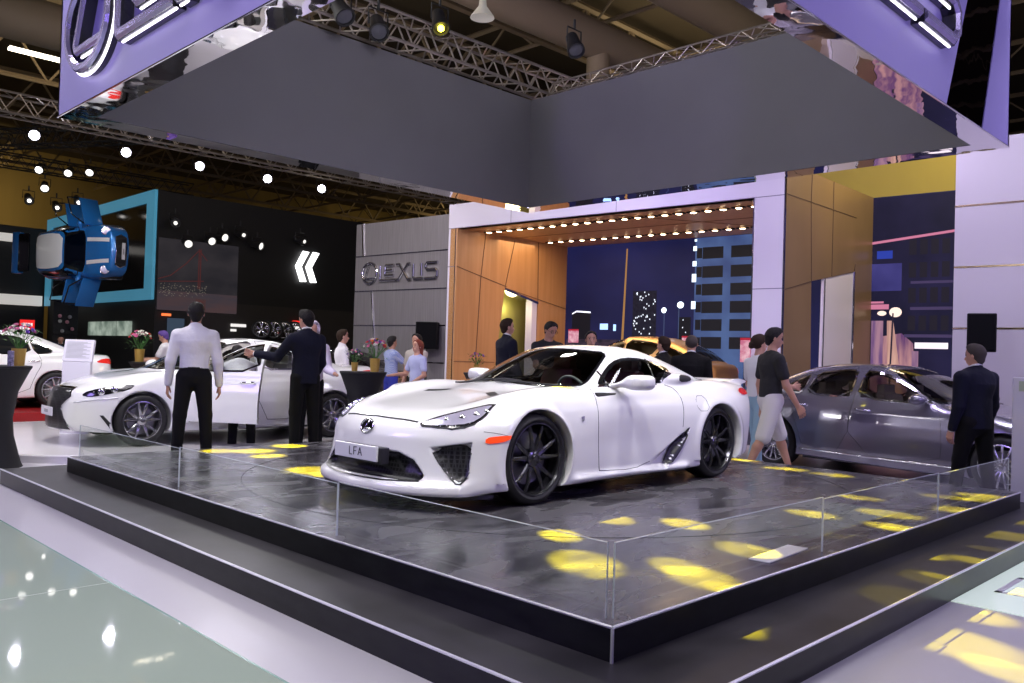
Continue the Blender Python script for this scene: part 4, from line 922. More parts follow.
# purple wash from the left front and along the ground
light('AREA', (-3.5,9.0,4.5), 300*LK, purp, 2.0, (4,5,.5), name='purple_wash')
light('AREA', (9.0,-5.0,4.5), 330*LK, purp, 2.0, (8,3,2.5), name='purple_wash')
light('SPOT', (-3.0,2.0,3.0), 150*LK, purp, .4, (3.0,6.5,4.6), 75, .7, 'purple_sign_wash')
light('SPOT', (6.0,-5.0,3.0), 150*LK, purp, .4, (6.5,2.6,4.6), 75, .7, 'purple_sign_wash')
light('SPOT', (4.2,8.2,5.75), 260*LK, purp, .1, (9.7,7.3,4.9), 34, .2, 'purple_canopy_spot')
light('SPOT', (3.8,3.6,5.0), 950*LK, (.86,.82,1), .8, (9.6,9.0,4.4), 150, 1, 'canopy_fill')  # added fill, stands in for light bounced onto the grey inner walls
# five round lamps really throw light forwards
for x in (6.83,9.24,11.45,13.75,15.80): light('SPOT', (x,25.0,6.9), 220*LK, (.85,.82,1), .08, (4.6,2,0), 50, .6, 'round_spot')
# lilac light on portal frame and right wall
light('AREA', (10.7,9.2,5.4), 105*LK, (.62,.50,1), 1.0, tuple(wp(4,0,4.2)), name='portal_front_wash')
light('AREA', (10.8,5.0,5.4), 140*LK, (.80,.68,1), 1.0, tuple(wp(-1.8,0,2.6)), name='portal_front_wash')
light('AREA', (11.0,1.0,5.2), 85*LK, (.80,.72,1), 1.2, tuple(wp(-4.5,0,2.4)), name='right_wall_wash')
light('SPOT', (8.5,13.5,6.0), 350*LK, (.95,.88,1), .3, tuple(wp(9.4,0,3.0)), 60, .7, 'left_wall_wash')
# warm light of the portal downlights
for u in (6.6,4.9,3.2,1.4): light('AREA', tuple(wp(u,1.9,4.2)), 60*LK, (1,.72,.42), (1.3,2.4), tuple(wp(u,1.9,0)), name='portal_downlights')
light('AREA', tuple(wp(-1.6,1.8,5.6)), 60*LK, (1,.8,.5), 1.0, tuple(wp(-.3,1.6,2.4)), name='bronze_wash')
light('AREA', tuple(wp(-3,3.0,7.0)), 160*LK, (1,.85,.35), 2.0, tuple(wp(-1,4.4,6.0)), name='olive_wash')
light('POINT', tuple(wp(8.0,2.2,2.6)), 30*LK, (1,.9,.5), .3, name='lobby_lamp')
# cars at the left and at the right
light('AREA', (3.0,10.5,6.5), 620*LK, white, 1.5, (5.6,12.6,.6), name='saloon_key')
light('AREA', (8.0,16,6.5), 350*LK, white, 1.5, (8.0,15,0), name='saloon_key')
light('SPOT', (3.5,19.0,7.5), 1500*LK, white, .3, (8.2,25.8,4.0), 22, .6, 'hung_car_spot')  # added spot without a fitting, brightens the white roof of the hung car
light('AREA', (-2.0,15,6.0), 350*LK, white, 1.5, (3,16,0), name='left_key')
light('AREA', (10.5,2.8,6.4), 240*LK, (.9,.88,1), 1.2, (11.3,3.5,0), name='grey_saloon_key')
light('AREA', (14.4,-2.0,6.0), 150*LK, (.8,.75,1), 1.2, (12,-1,0), name='counter_key')
# front floor
light('AREA', (1.0,3.5,6.5), 480*LK, white, 2.5, (1.0,4.5,0), name='front_floor_key')
light('AREA', (5.5,0.0,6.5), 140*LK, (.9,.85,1), 2.0, (5.5,0.5,0), name='front_floor_key')
# hall ambience high in the roof
light('AREA', (10,30,10.3), 600*LK, (1,.80,.5), 6.0, (10,30,13), name='roof_glow')
light('AREA', (24,14,10.3), 500*LK, (1,.80,.5), 6.0, (24,14,13), name='roof_glow')
light('AREA', (6,14,8.6), 500*LK, (1,.82,.58), 4.0, (10,15,13), name='roof_glow')
light('AREA', (10,50,9.5), 900*LK, (1,.75,.35), 5.0, (8,58,7), name='far_wall_glow')
light('AREA', (40,40,9.5), 900*LK, (1,.75,.35), 5.0, (50,58,7), name='far_wall_glow')
# yellow gobo dots, thrown by the moving head with the yellow lens
GP = Vector((7.10,8.55,5.55))
def gobo(x, y, z, a, e):
    light('SPOT', tuple(GP), e*LK, (1,.80,.0), .01, (x,y,z), a, .75, 'yellow_gobo')
GOBO = [(4.04, 3.55, 0.2953, 1.8), (4.74, 3.69, 0.2953, 2.1), (5.02, 3.27, 0.2953, 2.0), (3.61, 2.98, 0.2953, 2.5), (3.95, 2.61, 0.2953, 1.8), (3.86, 2.41, 0.2953, 2.1), (4.63, 2.59, 0.2953, 2.0), (6.15, 2.89, 0.2953, 2.0), (8.52, 4.32, 0.2953, 2.8), (8.5, 3.8, 0.2953, 2.3), (7.26, 2.98, 0.2953, 1.8), (6.67, 2.52, 0.2953, 2.2), (6.15, 2.3, 0.2953, 1.8), (8.88, 4.99, 0.2953, 2.4), (8.35, 2.35, 0.2953, 2.0), (7.98, 2.54, 0.2953, 1.8), (4.27, 8.69, 0.2953, 3.2), (4.58, 8.51, 0.2953, 4.1), (4.5, 8.04, 0.2953, 3.1), (5.16, 8.75, 0.2953, 3.6), (4.3, 6.91, 0.2953, 4.0), (4.31, 6.59, 0.2953, 2.9), (3.67, 2.05, 0.1476, 1.0), (6.06, 2.07, 0.1476, 1.1), (6.22, 1.8, 0.1476, 1.2), (8.1, 2.06, 0.1476, 1.8), (7.35, 1.93, 0.1476, 2.5), (5.56, 1.81, 0.1476, 0.8), (5.43, 1.6, 0, 2.1), (4.8, 1.48, 0, 2.8), (4.54, 1.15, 0, 1.6), (6.18, 1.62, 0, 1.7), (6.69, 1.66, 0, 1.1)]
for (x,y,z,a) in GOBO: gobo(x, y, z, a*1.25, 60000 if z > .2 else (50000 if z > .1 else 14000))
# spare purple bounce from the hall
w = bpy.data.worlds.new('hall_air'); scene.world = w; w.use_nodes = True
w.node_tree.nodes['Background'].inputs[0].default_value = (.35,.30,.42,1); w.node_tree.nodes['Background'].inputs[1].default_value = .12
try:
    scene.cycles.use_denoising = True; scene.cycles.denoiser = 'OPENIMAGEDENOISE'; scene.cycles.max_bounces = 8; scene.cycles.sample_clamp_indirect = 6; scene.cycles.transparent_max_bounces = 16; scene.cycles.use_light_tree = True
except Exception as ex: print(ex)
# ------------------------------------------------------------------ saloons, gold crossover, small blue car
M_SILVER = mat('silver_alloy', (.55,.55,.58), .25, metal=.9)
M_GREYALLOY = mat('smoked_alloy', (.36,.36,.38), .25, metal=.9)
def generic(P, h, loc, rz, paint, label, cat='car', name='saloon_car', glassm=None, wheels='vee', alloy=None, wn=5, sides=(-1,1), zf=0., door_open=0., scale_m=None, seats=True, chrome=True, wr=.335, rr=.245, group=None):
    R = empty(name, (0,0,0), 0, label, cat, group)
    (co, Q, N), f = extract(P, h); cen = co[Q].mean(1); nn = N[Q].mean(1); Pr = Proj(co, Q); gl = glassm or G_CAR
    wins, ws, rw, doors = P['wins'], P['ws'], P['rw'], P['doors']
    hole = np.zeros(len(Q), bool); sg = np.abs(cen[:,1]) > .4
    wi = [inset(w_, h) for w_ in wins]
    if glassm is not G_DARK:
        for w_ in wi: hole |= in_poly(cen[:,[0,2]], w_) & sg & (np.abs(nn[:,1]) > .3)
        hole |= in_poly(cen[:,[0,1]], inset(ws, h)) & (nn[:,2] > .2) & (cen[:,2] > P['belt']-.08)
        hole |= in_poly(cen[:,[0,1]], inset(rw, h)) & (nn[:,2] > .2) & (cen[:,2] > P['belt']-.02)
    left = np.ones(len(Q), bool) & ~hole
    for i, d_ in enumerate(doors):
        for s in (-1, 1):
            mk = in_poly(cen[:,[0,2]], d_) & (cen[:,1]*s > .5) & ((np.abs(nn[:,1]) > .25) | (cen[:,2] < P['belt']-.1)) & left
            if mk.sum() < 5: continue
            c, q, n = sub_mesh(co, Q, N, mk)
            o = np_mesh('door', c, q, paint, R, n); left &= ~mk
            if door_open and i == 0 and s == -1:
                hx = min(p[0] for p in d_)+.03; wy = -(max(p[1] for p in P['wp'])-.02); piv = Matrix.Translation((hx,wy,0)); Mo = piv@Matrix.Rotation(-door_open,4,'Z')@piv.inverted()
                o.matrix_local = Mo; o3 = np_mesh('door_card', c-n*.05, q[:, ::-1], mat('pale_door_card', (.40,.38,.36), .7), R, -n); o3.matrix_local = Mo
                P['_open'] = Mo; P['_door'] = o
    hood = in_poly(cen[:,[0,1]], P['hood']) & (nn[:,2] > .45) & (cen[:,2] > .6) & left; left &= ~hood
    fbm = (cen[:,0] < P['axles'][0]-P['ar']-.02) & (cen[:,2] < P.get('bz', .62)) & left; left &= ~fbm
    rbm = (cen[:,0] > P['axles'][1]+P['ar']+.05) & (cen[:,2] < P.get('bz', .62)) & left; left &= ~rbm
    for nm, mk in (('body_shell', left), ('hood', hood), ('front_bumper', fbm), ('rear_bumper', rbm)):
        if mk.sum() > 5: c, q, n = sub_mesh(co, Q, N, mk); np_mesh(nm, c, q, paint, R, n)
    if glassm is not G_DARK:
        ins = (cen[:,2] > P['belt']) & (cen[:,0] > ws[0][0]+.2) & (cen[:,0] < max(p[0] for p in rw)) & ~hole
        c, q, n = sub_mesh(co, Q, N, ins); np_mesh('headliner', c-n*.03, q[:, ::-1], mat('pale_headliner', (.35,.33,.30), .9), R, -n)
        bm = B(); a0, a1 = P['axles']; add_box(bm, (a0+.45,-.76,.22), (a1-.42,.76,.28)); add_box(bm, (a0+.35,-.70,.28), (a0+.75,.70,P['belt']-.12), .08); from_bm('cabin_floor', bm, mat('dark_cabin_trim', (.02,.02,.022), .8), R)
        if seats:
            sm_ = mat('pale_seat', (.45,.42,.38), .6)
            for x in (P['seat'], P['seat']+.85):
                for s in (-1,1): make_seat(R, (x, s*.37, .32), sm_, .93)
    bm = B(); add_box(bm, (P['axles'][0]+.40,-.80,.17), (P['axles'][1]-.40,.80,.26)); add_box(bm, (.3,-.5,.2), (P['L']-.3,.5,.5)); from_bm('underbody', bm, M_BLACKP, R)
    for s in sides:
        for i, w_ in enumerate(wins):
            g = patch('side_window', Pr, w_, 'y', s, gl, R, .003, .06, rnd=1); rim_strip('window_trim', Pr, w_, 'y', s, M_CHROME if chrome else M_BLACKG, g, .022, .006, 1)
            if door_open and s == -1 and i == 0: g.matrix_local = P['_open']
        for d_ in doors: seam('door_seam', Pr, d_, 'y', s, M_SEAM, R, .0035, True) if not (door_open and s == -1 and d_ is doors[0]) else None
        for hx_, hz_ in P['handles']:
            p = Pr.hit((hx_,hz_), 'y', s, .012); bm = B(); T = Matrix.Translation(p)
            if door_open and s == -1 and hx_ < P['seat']+.9 and hx_ == P['handles'][0][0]: T = P['_open']@T
            add_tube(bm, [T@Vector((-.10,0,0)), T@Vector((-.07,s*.022,.0)), T@Vector((.07,s*.022,.008)), T@Vector((.10,0,.008))], .013, 6); from_bm('door_handle', bm, M_CHROME if chrome else paint, R, smooth=True)
        if P.get('strip'): seam('chrome_strip', Pr, P['strip'], 'y', s, M_CHROME, R, .012, rnd=0)
        # mirrors
        mx, mz = P['mirror']; wy = max(p[1] for p in P['wp'])
        def fm(x, y, z, s=s):
            yy = y*s; d = (np.sqrt(((x-mx)/.10)**2+((yy-wy-.02)/.13)**2+((z-mz)/.075)**2)-1)*.07
            t = np.clip((yy-wy+.2)/.2,0,1); st = np.sqrt((x-mx+.02)**2+(z-(mz-.06+.05*t))**2)-.03; st = np.maximum(np.maximum(st, wy-.2-yy), yy-wy)
            return smin(d, st, .05)
        c, q, n = iso(fm, (mx-.2, min(s*(wy-.25), s*(wy+.2)), mz-.14), (mx+.2, max(s*(wy-.25), s*(wy+.2)), mz+.14), .015); o = np_mesh('door_mirror', c, q, paint, R, n)
        if door_open and s == -1: o.matrix_local = P['_open']
        if P.get('tail'): patch('tail_lamp', Pr, P['tail'], 'y', s, M_RED, R, .006, .05, rnd=1)
        if P.get('head'):
            l = patch('headlight', Pr, P['head'], 'y', s, M_BLACKG, R, .004, .04, rnd=1)
            for (a, b_) in P['proj']:
                p = Pr.hit((a,b_), 'y', s, .004); bm = B(); add_lathe(bm, [(0,.02),(.03,.018),(.042,.010),(.045,0)], 16, 'y', Matrix.Translation(p)@Matrix.Rotation(0 if s < 0 else PI,4,'Z')@Matrix.Rotation(-.5,4,'Z')@Matrix.Rotation(PI,4,'Z')); from_bm('projector_lamp', bm, M_CHROME, l, smooth=True)
        if P.get('drl'): seam('running_light', Pr, P['drl'], 'y', s, mat('white_lens', (.7,.7,.75), .2), R, .010, rnd=1)
        if P.get('fog'): patch('fog_slot', Pr, P['fog'], 'y', s, M_BLACKP, R, .006, .04, rnd=0)
    for nm_, w_, zz in (('windscreen', ws, 0), ('rear_window', rw, 0)):
        g = patch(nm_, Pr, w_, 'z', 1, gl, R, .003, .07, rnd=1); rim_strip('glass_frit', Pr, w_, 'z', 1, M_BLACKG, g, .03, .005, 1)
    if P.get('grille'):
        g = patch('grille', Pr, P['grille'], 'x', -1, M_MESH, R, .008, .06, rnd=0); rim_strip('grille_frame', Pr, P['grille'], 'x', -1, M_CHROME, g, -.018, .012, 0)
    if P.get('plate'):
        z0, xo = P['plate']; p = Pr.hit((0,z0), 'x', -1, .03); bm = B(); add_box(bm, (p.x-.012,-.26,z0-.055), (p.x,.26,z0+.055), .004); o = from_bm('number_plate', bm, mat('white_plate', (.80,.80,.84), .35), R)
        bm = B(); add_box(bm, (p.x-.014,-.08,z0-.02), (p.x-.0125,.10,z0+.02)); from_bm('plate_print', bm, mat('grey_print', (.4,.4,.42), .6), o)
    for ax_ in P['axles']:
        for s in (-1,1):
            if wheels: make_wheel(R, (ax_, s*(max(p[1] for p in P['wp'])-.14), P['hub']), s, wr, rr, .24, wheels, alloy or M_SILVER, wn, seg=36)
    R.location = loc; R.rotation_euler = (0,0,rz)
    return R, Pr

IS = dict(L=4.665, fy=.72, fs=.22, cw=.45, cr=.30, cx=2.5, crown=.05, rc=.07, kt=.13, kg=.05, kgs=.13, kf=.08, kr=.09, hmax=1.5,
  wp=[(0,.78),(.4,.86),(.9,.905),(1.6,.885),(2.6,.885),(3.6,.905),(4.2,.87),(4.66,.78)], so=[(.1,-.05),(.2,-.02),(.35,0),(.55,.0),(.7,-.015),(.85,-.05),(.95,-.10),(1.1,-.2)],
  zc=[(0,.70),(.3,.80),(.8,.90),(1.3,.965),(2,.96),(3.6,1.0),(4.2,1.06),(4.55,1.07),(4.7,1.05)], fb=[(0,0),(.6,.02),(.9,.03),(1.6,.0),(4,.0)],
  xf=[(-.1,0),(0,0),(.4,.06),(.6,.15),(.75,.30),(.85,.5),(.92,.75)], nz=[(0,.10),(.15,.03),(.25,0),(.55,.03),(.7,.08),(.8,.3),(.95,.8)],
  xr=[(0,0),(.5,.03),(.8,.16),(.9,.3)], rz=[(0,.12),(.3,.05),(.6,0),(.9,.03),(1.1,.06)], zb=[(0,.20),(.6,.18),(2,.17),(4.2,.22),(4.66,.32)],
  zg=[(.3,.2),(1.05,.90),(1.5,1.12),(1.9,1.30),(2.2,1.395),(2.55,1.43),(2.95,1.41),(3.35,1.32),(3.75,1.18),(4.1,1.06),(4.5,.9),(5,.2)],
  gw=[(.5,.62),(.8,.78),(.92,.82),(1.1,.75),(1.3,.64),(1.42,.54)], gt=[(0,1),(2.8,1),(3.3,.95),(4,.82),(4.6,.75)],
  axles=(.90,3.70), ar=.365, hub=.33, tw=(.62,), belt=.94, mirror=(1.62,1.0), seat=1.95,
  wins=[[(1.48,.955),(1.78,1.12),(2.12,1.29),(2.33,1.335),(2.42,1.34),(2.44,.975)],[(2.50,.98),(2.49,1.34),(2.75,1.325),(3.10,1.24),(3.33,1.12),(3.42,1.02),(3.22,.995)]],
  ws=[(1.18,0),(1.22,.35),(1.42,.66),(1.52,.72),(1.75,.66),(2.18,.50),(2.12,.25),(2.08,0),(2.12,-.25),(2.18,-.50),(1.75,-.66),(1.52,-.72),(1.42,-.66),(1.22,-.35)],
  rw=[(3.15,-.42),(3.08,0),(3.15,.42),(3.9,.56),(4.05,.3),(4.07,0),(4.05,-.3),(3.9,-.56)],
  doors=[[(1.42,.30),(1.40,.6),(1.46,.93),(1.80,1.17),(2.2,1.37),(2.46,1.39),(2.48,.30)],[(2.48,.30),(2.48,1.39),(2.78,1.375),(3.15,1.28),(3.42,1.10),(3.46,.95),(3.36,.75),(3.15,.45),(3.05,.30)]],
  hood=[(.12,-.3),(.35,-.62),(.9,-.72),(1.45,-.72),(1.2,-.35),(1.16,0),(1.2,.35),(1.45,.72),(.9,.72),(.35,.62),(.12,.3)],
  handles=[(2.30,.83),(3.22,.85)], tail=[(4.10,.93),(4.35,1.0),(4.58,.98),(4.56,.84),(4.35,.86)],
  head=[(.22,.64),(.30,.70),(.55,.76),(.82,.79),(.72,.71),(.45,.65),(.30,.62)], proj=[(.42,.685),(.56,.715)], drl=[(.16,.55),(.30,.585),(.48,.60),(.60,.62)],
  fog=[(.40,.40),(.44,.40),(.58,.23),(.52,.23)],
  grille=[(-.42,.71),(.42,.71),(.46,.62),(.32,.50),(.42,.34),(.55,.22),(-.55,.22),(-.42,.34),(-.32,.50),(-.46,.62)], plate=(.42,0))
def build_is():
    P = dict(IS); P['z'] = 1; R, Pr = generic(P, .02, (3.55,12.02,.10), math.radians(-3), M_WHITE, 'white sports saloon with one door ajar, parked on the low white plinth at left', wheels='ten', alloy=M_GREYALLOY, glassm=glass('pale_car_glass', (.62,.66,.64), .9), door_open=math.radians(52), wr=.33, rr=.243)
    R.scale = (1,1,1.025)
    return R
LSP = dict(IS); LSP.update(L=5.09, wp=[(0,.80),(.4,.88),(.95,.93),(1.7,.92),(3,.92),(4.0,.935),(4.6,.90),(5.09,.82)],
  zc=[(0,.72),(.3,.84),(.9,.93),(1.5,1.0),(2,.98),(4.0,1.02),(4.5,1.04),(4.95,1.04),(5.1,1.0)], fb=[(0,0),(5,0)],
  zg=[(.4,.2),(1.25,.94),(1.7,1.16),(2.1,1.34),(2.45,1.435),(2.85,1.468),(3.3,1.455),(3.7,1.38),(4.1,1.23),(4.45,1.08),(4.8,.9),(5.2,.2)], axles=(.93,3.90), ar=.375, hub=.345,
  gt=[(0,1),(3.1,1),(3.6,.95),(4.3,.84),(5,.75)], mirror=(1.85,1.04), seat=2.2, belt=.97,
  wins=[[(1.72,.985),(2.02,1.16),(2.38,1.32),(2.60,1.365),(2.72,1.37),(2.74,1.0)],[(2.82,1.0),(2.80,1.375),(3.10,1.365),(3.42,1.31),(3.52,1.02)],[(3.56,1.02),(3.47,1.30),(3.62,1.25),(3.86,1.12),(3.88,1.05),(3.75,1.025)]],
  ws=[(1.38,0),(1.42,.35),(1.62,.66),(1.73,.74),(1.98,.68),(2.42,.52),(2.35,.25),(2.31,0),(2.35,-.25),(2.42,-.52),(1.98,-.68),(1.73,-.74),(1.62,-.66),(1.42,-.35)],
  rw=[(3.5,-.42),(3.43,0),(3.5,.42),(4.3,.56),(4.42,.3),(4.44,0),(4.42,-.3),(4.3,-.56)],
  doors=[[(1.60,.30),(1.58,.6),(1.65,.95),(2.05,1.21),(2.45,1.40),(2.76,1.42),(2.78,.30)],[(2.78,.30),(2.78,1.42),(3.15,1.41),(3.50,1.35),(3.62,1.05),(3.66,.85),(3.52,.60),(3.42,.30)]],
  hood=[(.15,-.3),(.4,-.62),(1.0,-.74),(1.65,-.74),(1.4,-.35),(1.35,0),(1.4,.35),(1.65,.74),(1.0,.74),(.4,.62),(.15,.3)],
  handles=[(2.60,.86),(3.52,.88)], tail=[(4.60,.88),(4.80,.96),(4.98,.95),(4.98,.84),(4.85,.86)], head=[(.25,.66),(.35,.74),(.60,.79),(.88,.80),(.75,.70),(.45,.65)], proj=[(.42,.70),(.58,.73)], drl=None, fog=None,
  strip=[(1.42,.285),(2.5,.285),(3.46,.30)], grille=[(-.42,.75),(.42,.75),(.42,.60),(.34,.50),(.45,.40),(.45,.25),(-.45,.25),(-.45,.40),(-.34,.50),(-.42,.60)], plate=(.42,0))
M_GREYP = mat('metallic_grey_paint', (.20,.19,.25), .25, metal=.6, coat=1.)
M_GOLD = mat('satin_gold_paint', (.85,.50,.20), .32, metal=.8, coat=.4)
M_BLUEP = mat('electric_blue_paint', (.02,.20,.62), .25, metal=.3, coat=1.)
M_BLACKC = mat('black_car_paint', (.008,.008,.010), .12, coat=1.)
NX = dict(IS); NX.update(L=4.64, hmax=1.75, wp=[(0,.80),(.4,.90),(.9,.95),(2,.93),(3.6,.96),(4.2,.93),(4.64,.84)], zc=[(0,.85),(.3,.98),(.9,1.06),(1.5,1.10),(2,1.08),(4.0,1.12),(4.4,1.10),(4.64,1.02)], fb=[(0,0),(5,0)],
  zg=[(.4,.2),(1.2,1.05),(1.6,1.28),(2.0,1.48),(2.4,1.60),(2.8,1.635),(3.3,1.60),(3.7,1.50),(4.05,1.36),(4.35,1.16),(4.6,.9),(5,.2)], gw=[(.5,.62),(.9,.80),(1.05,.84),(1.25,.76),(1.45,.66),(1.6,.56)], gt=[(0,1),(2.8,1),(3.6,.93),(4.5,.85)],
  axles=(.90,3.60), ar=.43, hub=.39, belt=1.10, mirror=(1.72,1.15), seat=2.0,
  wins=[[(1.62,1.13),(2.02,1.38),(2.30,1.52),(2.52,1.545),(2.54,1.14)],[(2.60,1.14),(2.58,1.55),(2.95,1.53),(3.40,1.45),(3.20,1.18)],[(3.28,1.17),(3.48,1.43),(3.95,1.27),(4.18,1.13),(3.8,1.16)]],
  ws=[(1.32,0),(1.36,.35),(1.58,.66),(1.68,.72),(1.95,.66),(2.38,.50),(2.30,.25),(2.27,0),(2.30,-.25),(2.38,-.50),(1.95,-.66),(1.68,-.72),(1.58,-.66),(1.36,-.35)],
  rw=[(3.85,-.5),(3.8,0),(3.85,.5),(4.25,.6),(4.35,.3),(4.36,0),(4.35,-.3),(4.25,-.6)],
  doors=[[(1.52,.42),(1.50,.7),(1.58,1.08),(2.0,1.40),(2.4,1.58),(2.56,1.59),(2.58,.42)],[(2.58,.42),(2.58,1.59),(3.0,1.57),(3.45,1.48),(3.35,1.15),(3.25,.8),(3.1,.42)]],
  hood=[(.2,-.3),(.4,-.62),(1.0,-.74),(1.6,-.74),(1.35,-.35),(1.3,0),(1.35,.35),(1.6,.74),(1.0,.74),(.4,.62),(.2,.3)], handles=[(2.4,.98),(3.15,1.0)],
  tail=[(4.1,.98),(4.4,1.02),(4.55,.98),(4.5,.88),(4.3,.90)], head=[(.25,.80),(.40,.88),(.85,.94),(.70,.84),(.45,.78)], proj=[(.45,.83),(.6,.87)], drl=None, fog=None, strip=None, bz=.7,
  grille=[(-.5,.85),(.5,.85),(.5,.70),(.36,.58),(.5,.42),(.6,.28),(-.6,.28),(-.5,.42),(-.36,.58),(-.5,.70)], plate=None)
MN = dict(IS); MN.update(L=3.82, hmax=1.5, fy=.62, fs=.2, cw=.30, cr=.12, cx=2.2, wp=[(0,.70),(.3,.80),(.8,.86),(2,.84),(3.0,.86),(3.5,.83),(3.82,.74)], zc=[(0,.66),(.15,.80),(.5,.88),(1.0,.93),(2,.92),(3.6,.95),(3.82,.9)], fb=[(0,0),(.4,.02),(.9,.02),(1.5,0),(5,0)],
  zg=[(.5,.2),(1.05,.85),(1.25,1.02),(1.55,1.26),(1.85,1.37),(2.3,1.405),(3.0,1.385),(3.35,1.33),(3.6,1.05),(3.75,.6),(4,.2)], gw=[(.5,.60),(.8,.74),(.95,.77),(1.2,.68),(1.38,.60)], gt=[(0,1),(2.6,1),(3.3,.95),(4,.9)], kgs=.10,
  xf=[(-.1,0),(0,0),(.4,.04),(.6,.12),(.72,.25),(.8,.42),(.9,.7)], nz=[(0,.10),(.15,.03),(.25,0),(.6,.01),(.75,.05),(.85,.2),(.95,.8)], axles=(.72,3.18), ar=.34, hub=.31, belt=.92, mirror=(1.42,1.0), seat=1.6, bz=.5,
  wins=[[(1.30,.95),(1.60,1.24),(1.78,1.30),(2.28,1.32),(2.32,.96)],[(2.40,.97),(2.38,1.32),(3.10,1.29),(3.28,1.0)]],
  ws=[(1.14,0),(1.16,.35),(1.26,.62),(1.34,.66),(1.5,.60),(1.74,.52),(1.70,.25),(1.69,0),(1.70,-.25),(1.74,-.52),(1.5,-.60),(1.34,-.66),(1.26,-.62),(1.16,-.35)],
  rw=[(3.40,-.45),(3.42,0),(3.40,.45),(3.58,.52),(3.64,.25),(3.65,0),(3.64,-.25),(3.58,-.52)],
  doors=[[(1.25,.30),(1.22,.6),(1.28,.92),(1.6,1.28),(1.8,1.35),(2.33,1.36),(2.36,.30)]], hood=[(.1,-.3),(.2,-.6),(.8,-.66),(1.2,-.62),(1.12,0),(1.2,.62),(.8,.66),(.2,.6),(.1,.3)],
  handles=[(2.15,.85)], tail=[(3.5,.70),(3.75,.70),(3.75,.88),(3.5,.88)], head=None, proj=[], drl=None, fog=None, strip=None, grille=[(-.42,.62),(.42,.62),(.50,.45),(.42,.30),(-.42,.30),(-.50,.45)], plate=(.42,0))

